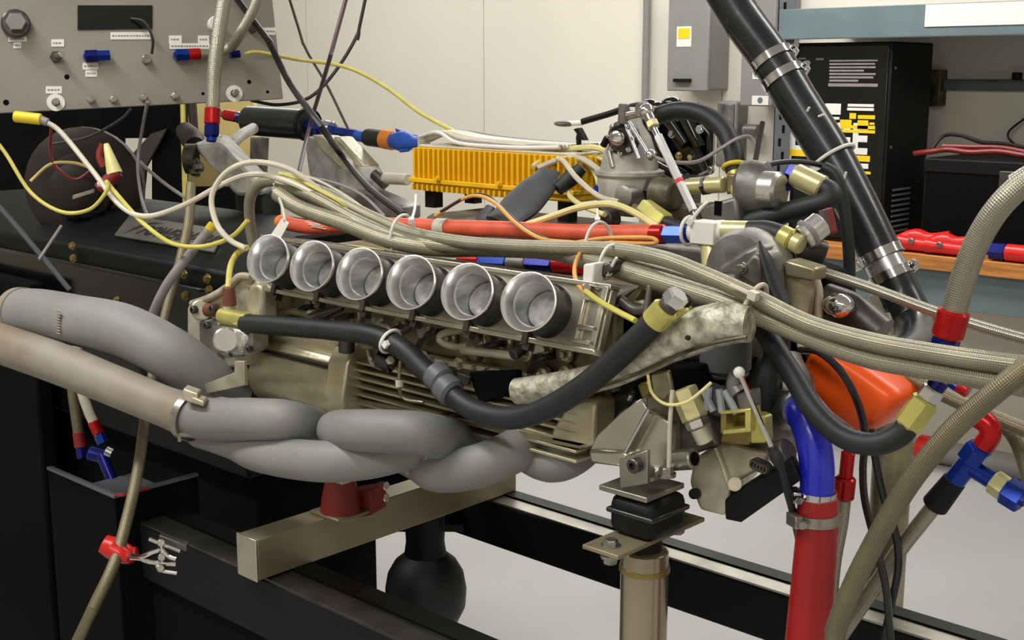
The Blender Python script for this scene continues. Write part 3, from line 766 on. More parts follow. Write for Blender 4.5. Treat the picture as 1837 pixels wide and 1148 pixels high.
# ================================================================ ENGINE
eng = thing('engine', 'twelve cylinder racing engine with six polished intake trumpets facing the camera', 'engine', V((-.05, 0, 1.08)))
TH = math.radians(20)
TA = V((0, -math.cos(TH), math.sin(TH))); TT = V((0, math.sin(TH), math.cos(TH)))
def rimp(x): return V((x, -.30, 1.356))
YF = -.235
zf = [W(px, py, YF).z for px, py in ((648, 652), (645, 665), (640, 678), (634, 691), (627, 704), (619, 717))]
xf0 = W(640, 690, YF).x; xf1 = W(1010, 760, YF).x; xf2 = W(1066, 770, YF).x
zlo = W(1066, 800, YF).z
# crankcase
part('crankcase', MB().box((-.33, -.205, 1.165), (xf2 - .004, .2, 1.255)), 'cast_dirty', eng, .006)
for k, z in enumerate(zf):
    m = MB().box((xf0 - .003*k, YF, z - .0017), (xf1 + .02, -.20, z + .0017)); part('cooling_fin', m, 'cast_gold', eng, .0006)
part('fin_block_end', MB().prism([W(1020, 722, YF), W(1060, 716, YF), W(1068, 725, YF), W(1066, 798, YF), W(1040, 806, YF), W(985, 793, YF), W(990, 770, YF)], V((0, .06, 0))), 'cast_gold', eng, .004)
part('fin_block_rail', MB().prism([W(640, 716, YF), W(1060, 795, YF), W(1040, 806, YF), W(985, 796, YF), W(930, 788, YF), W(870, 770, YF), W(780, 752, YF), W(700, 736, YF), W(640, 724, YF)], V((0, .03, 0))), 'cast', eng, .002)
part('oil_sump', MB().box((-.30, -.14, 1.09), (-.02, .15, 1.166)), 'cast_dirty', eng, .01)
# gold side cover
x0 = W(458, 680, -.24).x; x1 = W(600, 690, -.24).x; x2 = W(634, 690, -.24).x
zc = W(530, 640, -.24).z
prof = [(-.15, zc + .012), (-.235, zc + .012), (-.243, zc + .004), (-.238, zc - .002), (-.246, zc - .014), (-.253, zc - .034), (-.252, zc - .054), (-.243, zc - .072), (-.226, zc - .084), (-.15, zc - .09)]
part('side_cover', MB().prism([V((x0, y, z)) for y, z in prof], V((x1 - x0, 0, 0))), 'cast_gold', eng, .002, angle=50)
part('cover_flange', MB().prism([V((x1, y, z)) for y, z in [(-.15, zc + .03), (-.236, zc + .03), (-.25, zc + .01), (-.259, zc - .034), (-.256, zc - .06), (-.235, zc - .094), (-.15, zc - .1)]], V((x2 - x1, 0, 0))), 'cast_gold', eng, .003, angle=50)
part('cover_seam', MB().box((x0, -.2455, zc - .0035), (x1, -.235, zc - .0015)), 'shadow_gap', eng, smooth=False)
part('upper_case', MB().prism([W(450, 600, -.228), W(640, 612, -.228), W(640, 642, -.228), W(450, 632, -.228)], V((0, .05, 0))), 'cast_gold', eng, .002)
part('breather_stub', MB().cyl(W(622, 632, -.25), W(622, 606, -.25), .011, n=16), 'steel_dark', eng)
part('drain_plug', MB().cyl(W(436, 672, -.255), W(436, 672, -.235), .014, n=6), 'brass', eng, label='dark brass drain plug')
# head under the intake plate
part('cylinder_head', MB().box((-.36, -.212, 1.245), (.285, .0, 1.345)), 'cast_mid', eng, .005)
ledge = [W(640, 652, -.226), W(780, 645, -.226), W(1042, 688, -.226), W(1042, 696, -.226), W(780, 653, -.226), W(640, 660, -.226)]
part('head_ledge', MB().prism([W(690, 628, -.226), W(1045, 689, -.226), W(1045, 699, -.226), W(690, 637, -.226)], V((0, .03, 0))), 'cast_gold', eng, .001)
for px, py in ((505, 540), (560, 545), (640, 565), (720, 585), (808, 607), (908, 612), (980, 623), (1015, 635), (945, 630)):
    p = W(px, py, -.216)
    b = part('spark_plug_well', MB().lathe(p, -YA, [(0, .012), (.004, .0118), (.006, .0095), (.003, .008)], 18), 'cast_gold', eng); bolt(b, p - YA*.003, -YA, .0045, .005, 'steel')
for pts, rr, mt in (([(835, 592), (795, 598), (790, 612), (815, 622), (840, 620)], .0045, 'cast_light'), ([(830, 628), (870, 632), (930, 640)], .0055, 'cast_light'), ([(670, 575), (695, 588), (700, 602)], .004, 'cast_light'), ([(485, 565), (520, 558), (560, 566)], .005, 'cast'), ([(555, 560), (575, 580), (600, 578)], .005, 'cast_light'), ([(640, 590), (665, 585), (690, 570)], .004, 'steel')):
    part('coolant_tube', MB().tube(path(pts, -.238), rr, 10, 5), mt, eng)
for px, py, px2, py2 in ((555, 572, 615, 550), (690, 610, 735, 585), (920, 637, 950, 618), (850, 610, 868, 590)):
    part('injector', MB().cyl(W(px, py, -.25), W(px2, py2, -.225), .0075, .0055, n=12), 'steel_dark', eng)
for px, py in ((470, 545), (530, 556), (600, 572), (700, 592), (760, 600), (870, 622), (960, 645)):
    part('ignition_lead', MB().tube(path([(px - 10, py + 22, -.222), (px, py + 6, -.232), (px + 16, py - 4, -.236), (px + 34, py - 6, -.222)]), .0042, 8, 4), 'black_wire', eng)
for k in range(14):
    p = W(700 + k*25, 633.5 + k*4.35, -.2265); bolt(eng, p, -YA, .0032, .004, 'steel')
for px, py in ((478, 583), (505, 600), (560, 612), (640, 618), (760, 640), (830, 650), (980, 670), (1020, 665)):
    part('stud_boss', MB().lathe(W(px, py, -.215), -YA, [(0, .009), (.008, .008), (.010, .004), (.014, .004)], 14), 'cast_gold', eng)
for px in (655, 745, 845, 950):
    part('injector_clip', MB().prism([W(px, 578 + (px - 655)*.14, -.238), W(px + 22, 574 + (px - 655)*.14, -.238), W(px + 26, 590 + (px - 655)*.14, -.238), W(px + 6, 596 + (px - 655)*.14, -.238)], V((0, .012, 0))), 'steel', eng, .0015)
# intake plate
XL_, XR_ = -.335, .30
def slab(x, t, off): return V((x, 0, 0)) + V((0, rimp(0).y, rimp(0).z)) - TA*.055 + TT*t + TA*off
part('intake_plate', MB().loft([slab(XL_, -.036, 0), slab(XR_, -.036, 0), slab(XR_, .037, 0), slab(XL_, .037, 0)], [slab(XL_, -.036, -.012), slab(XR_, -.036, -.012), slab(XR_, .037, -.012), slab(XL_, .037, -.012)]), 'alu_plate', eng, .002)
part('plate_edge', MB().loft([slab(XL_, -.040, .006), slab(XR_, -.040, .006), slab(XR_, -.034, .006), slab(XL_, -.034, .006)], [slab(XL_, -.040, -.014), slab(XR_, -.040, -.014), slab(XR_, -.034, -.014), slab(XL_, -.034, -.014)]), 'alu_plate', eng, .001)
part('plate_edge', MB().loft([slab(XL_, .033, .004), slab(XR_, .033, .004), slab(XR_, .039, .004), slab(XL_, .039, .004)], [slab(XL_, .033, -.014), slab(XR_, .033, -.014), slab(XR_, .039, -.014), slab(XL_, .039, -.014)]), 'alu_plate', eng, .001)
def rib(x0, t0, x1, t1, w=.0025, h=.006, mt='alu_plate'):
    a, b = slab(x0, t0, h/2), slab(x1, t1, h/2); d = (b - a); L = d.length/2; d.normalize()
    part('plate_rib', MB().obox((a + b)/2, d*L, TA.cross(d)*w, TA*h/2), mt, eng, .0008)
rib(.268, .03, .268, -.03); rib(.295, .036, .295, -.034, .004); rib(.268, .02, .295, .02); rib(.268, -.012, .298, -.012); rib(.268, -.028, .298, -.028)
YAW = math.radians(16); TB = V((math.cos(TH)*math.sin(YAW), -math.cos(TH)*math.cos(YAW), math.sin(TH))); XB = TT.cross(TB).normalized()
XT = [-.235 + .094*i for i in range(6)]
for i, x in enumerate(XT):
    base = rimp(x) - TB*.055
    part('throttle_body', MB().lathe(base - TB*.012, TB, [(0, .031), (.018, .031), (.022, .0285), (.050, .0285), (.056, .0295), (.058, .0285), (.056, .0268), (0, .0262)], 32, close=True), 'rubber', eng)
    tr = part('intake_trumpet', MB().lathe(base, TB, [(.044, .0285), (.0475, .0302), (.0525, .0326), (.0552, .0334), (.0566, .0331), (.0568, .0322), (.0545, .0306), (.0505, .0288), (.0455, .0268), (.041, .0255), (.038, .0249), (.036, .0265)], 44, close=True), 'alu_brushed', eng, label='polished aluminium flared intake trumpet', angle=60)
    part('bore', MB().lathe(base - TB*.008, TB, [(0, .026), (0, .0238), (.0445, .0243), (.0445, .026)], 40, close=True), 'alu_bore', tr)
    part('throttle_blade', MB().lathe(base + TB*.002, TB + TT*.25, [(0, .0232), (.0012, .0232)], 32), 'alu_bore', tr)
    cx_ = x - .047
    m = MB().obox(slab(cx_ + .012, -.03, .005), XA*.004, TT*.012, TA*.004).obox(slab(cx_ + .012, -.044, -.002), XA*.005, TT*.005, TA*.006)
    part('spring_clip', m, 'steel_dark', eng, .001)
    part('linkage_rod', MB().cyl(slab(cx_, -.026, .006), slab(cx_ + .024, -.022, .006), .0022, n=8), 'steel', eng)
for x in [-.325] + [x + .047 for x in XT]:
    for t_ in (.034, -.028): socket_bolt(eng, slab(x, t_, 0), TA, .0036, .004, 'steel')
# top of the engine
part('valley_cover', MB().box((-.36, -.20, 1.30), (.285, .13, 1.335)), 'cast_dirty', eng, .004)
part('far_cam_cover', MB().box((-.36, .10, 1.30), (.26, .25, 1.375)), 'cast_grey', eng, .012)
part('near_cam_cover', MB().prism([V((-.35, y, z)) for y, z in ((-.215, 1.33), (-.205, 1.352), (-.17, 1.362), (-.13, 1.355), (-.12, 1.33))], V((.63, 0, 0))), 'cast_dirty', eng, .003)
part('far_head', MB().box((-.36, 0, 1.15), (.27, .24, 1.31)), 'cast_dirty', eng, .006)
# front cover at the left end
YC_ = -.262
out = [(335, 552), (343, 540), (375, 534), (410, 516), (428, 497), (450, 496), (470, 512), (472, 600), (448, 612), (446, 655), (402, 662), (366, 656), (352, 625), (335, 602)]
part('timing_cover', MB().prism([W(*p, YC_) for p in out], V((0, .07, 0))), 'cast_light', eng, .004)
part('cover_boss', MB().cyl(W(362, 556, YC_), W(362, 556, YC_ - .012), .016, n=24), 'cast_light', eng)
part('cover_dome', MB().prism([W(*p, YC_ - .01) for p in ((446, 510), (462, 508), (470, 520), (470, 585), (448, 590), (440, 560))], V((0, .03, 0))), 'cast_light', eng, .006)
part('cover_rib', MB().tube(path([(345, 545), (380, 532), (412, 512), (430, 496), (452, 497)], YC_ - .004), .0055, 10, 5), 'cast_light', eng)
part('pump_flange', MB().prism([W(*p, YC_ - .012) for p in ((356, 577), (380, 572), (392, 580), (390, 655), (370, 660), (358, 640))], V((0, .02, 0))), 'cast_grey', eng, .003)
pb = part('pump_body', MB().prism([W(*p, YC_ - .03) for p in ((384, 586), (398, 582), (434, 590), (440, 612), (432, 640), (402, 644), (384, 632))], V((0, .04, 0))), 'alu', eng, .008)
part('pump_cap', MB().cyl(W(405, 610, YC_ - .025), W(405, 610, YC_ - .042), .018, n=24), 'alu', pb)
part('pump_side', MB().prism([W(*p, YC_ - .02) for p in ((430, 590), (452, 594), (452, 630), (432, 640))], V((0, .03, 0))), 'cast_grey', eng, .003)
for px, py, r_ in ((352, 555, .006), (376, 583, .0055), (377, 643, .0055), (422, 596, .004), (421, 634, .004), (352, 640, .005), (386, 553, .006), (452, 625, .004)):
    socket_bolt(eng, W(px, py, YC_ - .022), -YA, r_, .008)
part('pump_elbow', MB().tube(path([(385, 655), (388, 672), (392, 690)], -.262), .014, 14, 5), 'black_dull', eng)
part('hose_spigot', MB().cyl(W(398, 566, -.285), W(446, 575, -.285), .0115, n=16), 'cad', eng, label='pale yellow plated hose spigot')
part('plug_sensor', MB().cyl(W(386, 556, -.275), W(372, 556, -.275), .010, n=12), 'brown', eng)

# ================================================================ REAR OF THE ENGINE
gb = thing('gearbox_bellhousing', 'pale cast bellhousing with machined mounting arm at the right end of the engine', 'bellhousing', W(1290, 925, -.1))
part('core', MB().prism([W(*p, -.14) for p in ((1050, 530), (1180, 505), (1280, 500), (1320, 525), (1330, 640), (1330, 740), (1330, 790), (1250, 800), (1150, 720), (1080, 700))], V((0, .11, 0))), 'cast_dirty', gb, .008)
part('lower_case', MB().loft([W(*p, -.20) for p in ((1246, 822), (1283, 803), (1312, 880), (1301, 927), (1256, 915), (1237, 866))], [W(*p, .02) for p in ((1290, 790), (1330, 775), (1370, 800), (1360, 850), (1310, 860), (1280, 830))]), 'cast_light', gb, .004)
part('upper_case', MB().loft([W(*p, -.20) for p in ((1283, 802), (1312, 794), (1380, 812), (1372, 836), (1316, 868), (1304, 862))], [W(*p, -.06) for p in ((1300, 770), (1350, 760), (1390, 780), (1400, 810), (1370, 840), (1340, 840))]), 'cast_light', gb, .004)
part('case_boss', MB().cyl(W(1320, 866, -.16), W(1318, 868, -.210), .008, n=20), 'cast_light', gb)
part('case_rib', MB().tube(path([(1284, 803), (1297, 838), (1310, 878)], -.203), .0028, 8, 4), 'cast_light', gb)
part('end_channel', MB().loft([W(*p, -.205) for p in ((1300, 897), (1310, 888), (1420, 822), (1437, 862), (1329, 938), (1301, 932))], [W(*p, -.17) for p in ((1312, 885), (1325, 876), (1425, 810), (1440, 845), (1345, 915), (1318, 918))]), 'black_paint', gb, .002)
for k in range(4):
    socket_bolt(gb, W(1378 - k*6, 838 + k*4, -.21) + V((0, 0, .004*k)), -YA, .006, .01, 'steel_dark')
part('drain_stub', MB().cyl(W(1244, 886, -.21), W(1256, 884, -.19), .006, n=12), 'black_paint', gb)
part('side_plate', MB().prism([W(*p, -.21) for p in ((1158, 700), (1203, 695), (1204, 842), (1160, 836))], V((0, .02, 0))), 'cast', gb, .003)
part('side_plate', MB().prism([W(*p, -.19) for p in ((1203, 725), (1250, 745), (1290, 800), (1245, 815), (1204, 812))], V((0, .03, 0))), 'cast_grey', gb, .003)
part('steel_sleeve', MB().cyl(W(1200, 826, -.235), W(1246, 823, -.235), .0115, n=20), 'steel', gb)
part('sleeve_bore', MB().cyl(W(1244, 823, -.235), W(1248, 823, -.235), .0075, n=16), 'black_dull', gb)
# mounting arm
A = [(1150, 712), (1163, 736), (1122, 810), (1057, 808), (1070, 780), (1112, 740)]
part('mount_arm', MB().loft([W(*p, -.255) for p in A], [W(*p, -.255) - V((0, 0, .012)) + V((0, .012, 0)) for p in A]), 'alu_plate', gb, .002)
part('arm_lip', MB().prism([W(1054, 806, -.262), W(1124, 812, -.262), W(1124, 840, -.262), W(1058, 832, -.262)], V((0, .02, 0))), 'alu_plate', gb, .004)
part('arm_web', MB().prism([W(*p, -.245) for p in ((1163, 734), (1204, 760), (1200, 838), (1124, 838), (1122, 812))], V((0, .012, 0))), 'alu_plate', gb, .002)
part('arm_edge', MB().tube(path([(1164, 733), (1145, 768), (1122, 811)], -.26), .0022, 8, 4), 'alu', gb)
part('oil_filter', MB().prism([W(*p, -.20) for p in ((1072, 722), (1110, 690), (1135, 700), (1140, 715), (1085, 785), (1070, 772))], V((0, .05, 0))), 'black_gloss', gb, .006)
part('stud', MB().cyl(W(1128, 718, -.22), W(1133, 708, -.22), .003, n=8), 'chrome', gb)
# canister and fittings
c0, c1 = W(1301, 664, -.17), W(1303, 585, -.17)
k = part('canister', MB().cyl(c0, c1, RAD(c0, 92), n=32, ch=.1), 'grey_dark_paint', gb); part('canister_base', MB().cyl(c0 - ZA*.006, c0, RAD(c0, 86), n=32), 'steel_dark', k)
part('pump_block', MB().prism([W(*p, -.21) for p in ((1190, 655), (1258, 655), (1262, 700), (1225, 712), (1205, 700))], V((0, .05, 0))), 'black_dull', gb, .004)
part('brass_elbow', MB().prism([W(*p, -.215) for p in ((1140, 690), (1163, 682), (1170, 712), (1150, 718))], V((0, .03, 0))), 'brass', gb, .004)
part('bracket_tab', MB().prism([W(*p, -.25) for p in ((1166, 672), (1198, 664), (1206, 700), (1190, 718), (1172, 712))], V((0, .006, 0))), 'cast', gb, .002)
d0, d1 = W(1225, 697, -.245), W(1248, 752, -.245)
k = part('plated_fitting', MB().cyl(d0, d1, .0145, n=6), 'cad_pale', gb); part('fitting_hex', MB().cyl(d1, W(1254, 768, -.245), .0125, n=6), 'alu', k); part('fitting_elbow', MB().cyl(W(1253, 766, -.245), W(1266, 792, -.24), .0095, n=14), 'cast_light', k)
m = MB(); P0 = [(1250, 705), (1268, 690), (1290, 700), (1306, 690), (1318, 730), (1300, 750), (1262, 742)]
m.loft([W(*p, -.235) for p in P0], [W(*p, -.20) for p in ((1245, 712), (1270, 680), (1295, 690), (1312, 700), (1312, 725), (1295, 744), (1268, 735))])
part('sensor_boot', m, 'shrink', gb, .006)
for a_, b_ in (((1272, 695), (1268, 735)), ((1290, 698), (1296, 740)), ((1300, 700), (1322, 742)), ((1262, 700), (1280, 738))): part('boot_fold', MB().cyl(W(*a_, -.238), W(*b_, -.237), .004, n=8), 'clear_bag', gb)
fr = part('brass_frame', MB().prism([W(*p, -.24) for p in ((1292, 742), (1302, 740), (1302, 776), (1292, 778))], V((0, .03, 0))), 'brass', gb, .001)
for q in (((1292, 738), (1346, 733), (1346, 739), (1292, 744)), ((1336, 736), (1346, 735), (1346, 770), (1336, 772)), ((1296, 772), (1346, 768), (1346, 775), (1296, 780))): part('frame_bar', MB().prism([W(*p, -.242) for p in q], V((0, .02, 0))), 'cad', fr, .001)
part('brass_block', MB().prism([W(*p, -.215) for p in ((1296, 745), (1340, 740), (1345, 800), (1290, 796))], V((0, .03, 0))), 'brass', gb, .003)
part('plated_nut', MB().cyl(W(1360, 742, -.22), W(1362, 790, -.22), .014, n=6), 'cad', gb)
k = part('rod_bracket', MB().tube(path([(1322, 672), (1316, 690), (1325, 705)], -.235), .008, 10, 5), 'cast_grey', gb)
part('small_bracket', MB().prism([W(*p, -.235) for p in ((1318, 705), (1346, 700), (1348, 735), (1325, 735))], V((0, .02, 0))), 'cast_grey', gb, .002)
part('starter_pin', MB().cyl(W(1398, 815, -.19), W(1415, 808, -.19), .014, n=16), 'cast_grey', gb)
ca, cb2 = W(1400, 770, -.08), W(1398, 620, -.08)
part('cast_neck', MB().tube(path([(1395, 640, -.09), (1400, 690, -.1), (1405, 740, -.11), (1385, 790, -.11)]), [.026, .037, .036, .03], 24, 6), 'cast_grey', gb)
part('water_outlet', MB().tube(path([(1405, 745, -.12), (1428, 728, -.15), (1438, 735, -.16)]), .021, 20, 6), 'alu', gb)
part('dark_filler', MB().prism([W(*p, .05) for p in ((1290, 475), (1400, 462), (1480, 490), (1500, 560), (1470, 640), (1430, 710), (1300, 720))], V((0, .06, 0))), 'black_dull', gb, .008)  # black filler plate added behind the castings to keep the gaps dark
# upper rear castings
part('rear_cover', MB().prism([W(*p, -.06) for p in ((1285, 480), (1335, 447), (1362, 438), (1368, 520), (1350, 540), (1300, 530))], V((0, .08, 0))), 'cast_grey', gb, .006)
part('rear_cover', MB().prism([W(*p, -.09) for p in ((1322, 490), (1350, 452), (1366, 462), (1370, 530), (1340, 535))], V((0, .05, 0))), 'cast_grey', gb, .005)
part('rear_round', MB().lathe(W(1360, 480, .0), -YA, [(0, .05), (.03, .05), (.045, .044), (.05, .02)], 32), 'cast_grey', gb)
bolt(gb, W(1331, 481, -.092), -YA, .005, .005)
part('neck_pipe', MB().tube(path([(1432, 475, -.02), (1430, 520, -.02), (1424, 600, -.02)]), [.020, .020, .019], 20, 5), 'cast', gb)
part('neck_pipe', MB().tube(path([(1462, 500, -.0), (1468, 530, -.0), (1466, 600, -.0)]), .006, 12, 5), 'cast_light', gb)
part('pipe_saddle', MB().prism([W(*p, -.045) for p in ((1404, 472), (1410, 466), (1462, 482), (1458, 506), (1408, 496))], V((0, .03, 0))), 'cast', gb, .003)
part('chrome_knob', MB().ball(W(1505, 548, .0), .016, 16, 10, (1.2, 1, .9)), 'chrome', gb)
part('side_arm', MB().tube(path([(1480, 540, .03), (1530, 560, .03), (1580, 600, .03)]), .022, 14, 5), 'steel_dark', gb)
part('lower_bush', MB().tube(path([(1180, 590, -.16), (1240, 600, -.16), (1300, 610, -.16)]), .03, 18, 5), 'cast_grey', gb)
part('upper_block', MB().prism([W(*p, -.17) for p in ((1085, 560), (1130, 545), (1150, 575), (1130, 620), (1090, 660), (1070, 650))], V((0, .08, 0))), 'cast_grey', gb, .005)
for pts, rr, mt in (([(1090, 600), (1100, 620), (1112, 612), (1120, 628)], .005, 'cast_light'), ([(1075, 655), (1095, 625), (1118, 612)], .006, 'cast_grey'), ([(1080, 585), (1100, 600), (1095, 625)], .004, 'brown'), ([(1115, 540), (1140, 556), (1170, 552)], .006, 'cast_grey')):
    part('bracket_arm', MB().tube(path(pts, -.20), rr, 10, 5), mt, gb)
part('lever', MB().prism([W(*p, -.2) for p in ((1112, 545), (1124, 536), (1152, 506), (1158, 510), (1138, 540), (1160, 545), (1150, 562), (1120, 560))], V((0, .006, 0))), 'cast', gb, .001)
part('lever_pin', MB().cyl(W(1166, 512, -.21), W(1157, 565, -.21), .0035, n=10), 'steel', gb)
# corner terminal block on the intake plate
k = part('terminal_block', MB().prism([W(*p, -.235) for p in ((1046, 474), (1066, 472), (1062, 520), (1044, 512))], V((0, .02, 0))), 'white_plastic', gb, .002)
part('terminal', MB().cyl(W(1052, 516, -.24), W(1052, 516, -.25), .005, n=12), 'steel', k)
part('loom_clip', MB().prism([W(*p, -.22) for p in ((1066, 480), (1094, 468), (1098, 488), (1070, 502))], V((0, .03, 0))), 'steel_dark', gb, .003)

# post and rubber mount
YP = -.25
pc = W(1156, 1030, YP); zt_ = W(1156, 966, YP).z; rp = RAD(pc, 86)
t = thing('support_post', 'polished round steel post carrying the engine mount', 'post', V((pc.x, pc.y, 0)))
part('tube', MB().lathe(V((pc.x, pc.y, .012)), ZA, [(0, rp), (zt_ - .05, rp), (zt_ - .047, rp*1.02), (zt_ - .043, rp*1.02), (zt_ - .04, rp*.97)], 40), 'post_steel', t)
part('cap', MB().lathe(V((pc.x, pc.y, zt_ - .03)), ZA, [(0, rp*.95), (.001, rp*1.0), (.016, rp*.98), (.018, rp*.9), (.02, rp*.55)], 40), 'post_steel', t)
part('weld_ring', MB().ring(V((pc.x, pc.y, zt_ - .036)), V((pc.x, pc.y, zt_ - .030)), rp*.9, rp*.16, 40), 'brass', t)
part('foot_plate', MB().box((pc.x - .07, pc.y - .07, 0), (pc.x + .07, pc.y + .07, .012)), 'black_paint', t, .002)
t = thing('engine_mount', 'black rubber engine mount bolted between the arm and the steel post', 'engine mount', V((pc.x, pc.y, zt_ - .012)))
zb_ = zt_ - .012
part('stem', MB().lathe(V((pc.x, pc.y, zb_)), ZA, [(0, rp*.72), (.03, rp*.72)], 28), 'black_paint', t)
part('rubber_block', MB().obox(V((pc.x + .003, pc.y, zb_ + .044)), XA*.030, YA*.033, ZA*.022), 'black_paint', t, .011)
part('rubber_lip', MB().obox(V((pc.x + .003, pc.y, zb_ + .048)), XA*.0315, YA*.0345, ZA*.003), 'rubber_shiny', t, .0025)
pl_ = part('flange_plate', MB().obox(V((pc.x, pc.y, zb_ + .019)), XA*.024, YA*.078, ZA*.0025), 'beam_gold', t, .001)
for s_ in (-1, 1):
    p = V((pc.x, pc.y + s_*.06, zb_ + .0215)); bolt(pl_, p, ZA, .008, .007, 'steel'); bolt(pl_, p - ZA*.012, -ZA, .008, .008, 'steel')
zt2 = zb_ + .067
part('top_plate', MB().obox(V((pc.x - .006, pc.y, zt2 + .003)), XA*.032, YA*.034, ZA*.003), 'steel', t, .001)
br = part('angle_bracket', MB().prism([W(*p, YP - .036) for p in ((1110, 824), (1161, 808), (1161, 868), (1112, 876))], V((0, .006, 0))), 'steel', t, .001)
socket_bolt(br, W(1142, 834, YP - .037), -YA, .008, .008)
bolt(br, W(1160, 853, YP - .02), ZA, .009, .010, 'steel'); bolt(br, W(1195, 850, YP), ZA, .008, .008, 'steel')

# ================================================================ THINGS ON TOP OF THE ENGINE
YE_ = .16
a = W(741, 330, YE_); b = W(1030, 345, YE_)
z0 = W(741, 338, YE_).z; z1 = W(741, 264, YE_).z; zl = W(741, 322, YE_).z
t = thing('engine_control_unit', 'ribbed yellow engine control box on top of the engine', 'control box', V(((a.x + b.x)/2, YE_ + .06, z0)))
YEB = YE_ + .135
part('lower_case', MB().box((a.x, YE_, z0), (b.x, YEB, zl)), 'yellow_box', t, .003)
part('upper_case', MB().box((a.x, YE_ + .004, zl), (b.x, YEB, z1)), 'yellow_box', t, .004)
part('flange', MB().box((a.x - .006, YE_ - .006, zl - .004), (b.x + .004, YEB + .004, zl + .004)), 'yellow_box', t, .0015)
part('lid', MB().box((a.x + .004, YE_ + .008, z1), (b.x - .004, YEB - .004, z1 + .004)), 'white_wire', t, .0015)
N = 30; h_ = z1 - zl - .006
for k in range(N):
    x = a.x + .006 + (b.x - a.x - .012)*k/(N - 1)
    inst('ecurib', lambda: MB().box((-.0022, -.004, 0), (.0022, .004, h_)), 'yellow_box', 'fin', t, V((x, YE_ + .001, zl + .005)))
    if k < 22: inst('ecurib2', lambda: MB().box((-.0022, -.004, -.001), (.0022, .004, zl - z0 - .006)), 'yellow_box', 'lower_fin', t, V((x, YE_ - .003, z0)))
for k in range(10):
    y = YE_ + .012 + .0125*k
    inst('ecurib3', lambda: MB().box((-.004, -.0022, 0), (.004, .0022, h_)), 'yellow_box', 'fin', t, V((b.x, y, zl + .005)))
for px in (785, 895): bolt(t, W(px, 321 + (px - 785)*.09, YE_ - .008), -YA, .004, .004, 'yellow_box')
for x in (a.x + .03, b.x - .03):
    for y in (YE_ + .02, YEB - .02): part('foot', MB().box((x - .012, y - .01, 1.375), (x + .012, y + .01, z0)), 'black_paint', t, .001)
# wires lying over the lid
zw = z1 + .008
cols = ['white_plastic', 'grey_wire', 'white_wire', 'white_plastic', 'yellow_wire', 'white_wire', 'grey_wire', 'white_plastic']
t = thing('lid_wire_bundle', 'flat bundle of white and yellow wires running over the yellow box lid', 'wire bundle', V((a.x, YE_ + .06, z1)))
for k in range(17):
    y = YE_ + .012 + k*.0068
    pts = [D(752, 246 + k*1.0, 2.27), V((a.x + .02, y*.4 + .6*(YE_ + .06), zw + .016)), V((a.x + .10, y, zw + .002 + .003*(k % 3))), V((a.x + .22, y + random.uniform(-.006, .006), zw + .002*(k % 3))), V((b.x - .04, y + random.uniform(-.006, .006), zw + .004))]
    part('wire', MB().tube(pts, .0032, 8, 5), cols[k % 8], t)
# cream wires arching off the box to the right
arcs = [([(955, 300, .15), (985, 280, .18), (1030, 266, .2), (1080, 268, .2), (1120, 300, .19), (1165, 352, .16)], .006, 'yellow_pale', 'cream cable arching highest off the yellow box'),
        ([(965, 302, .14), (1000, 288, .16), (1040, 284, .17), (1080, 310, .16), (1110, 345, .14), (1140, 372, .10)], .006, 'white_wire', 'cream cable arching lower off the yellow box'),
        ([(1000, 285, .15), (1012, 290, .12), (1035, 320, .1), (1075, 352, .08), (1110, 362, .08)], .005, 'white_wire', 'pale cable dropping from the box corner across the heat shrink'),
        ([(1018, 338, .12), (1025, 355, .1), (1050, 372, .08), (1085, 385, .06)], .005, 'yellow_pale', 'short pale cable under the yellow box corner'),
        ([(1050, 290, .19), (1068, 310, .18), (1076, 335, .17)], .006, 'yellow_pale', 'stubby pale cable end beside the grey throttle housing'),
        ([(990, 282, .2), (1040, 272, .21), (1090, 290, .21), (1110, 310, .2)], .005, 'yellow_pale', 'thin cream cable between the two arching ones')]
for pts, r_, mt, lb in arcs: wire('signal_cable', lb, path(pts), r_, mt, group='cream cables off the yellow box')
wire('signal_cable', 'pale yellow tube looping from the orange hose to the rear fittings', path([(940, 405, -.0), (985, 390, .01), (1040, 372, .02), (1095, 366, .02), (1140, 382, .01), (1185, 412, -.0)]), .006, 'yellow_pale')
# heat shrink sleeve
t = thing('heat_shrink_sleeve', 'wide flat dark grey heat shrink sleeve beside the yellow box', 'sleeve', W(900, 400, .06))
part('sleeve', MB().tube(path([(985, 308, .12), (960, 340, .09), (930, 372, .06), (895, 402, .03)]), [.022, .036, .040, .036], 20, 8, squash=.32, up=_r*.8 + _u*.5), 'shrink', t)
part('sleeve_flap', MB().tube(path([(880, 370, .06), (868, 390, .05), (862, 400, .05)]), [.012, .018, .02], 12, 5, squash=.4), 'shrink', t)
hose('rubber_boot', 'small dark rubber boot right of the heat shrink sleeve', 'boot', path([(1000, 340, .1), (1025, 318, .12), (1045, 300, .13)]), [.010, .013, .009], 'rubber')

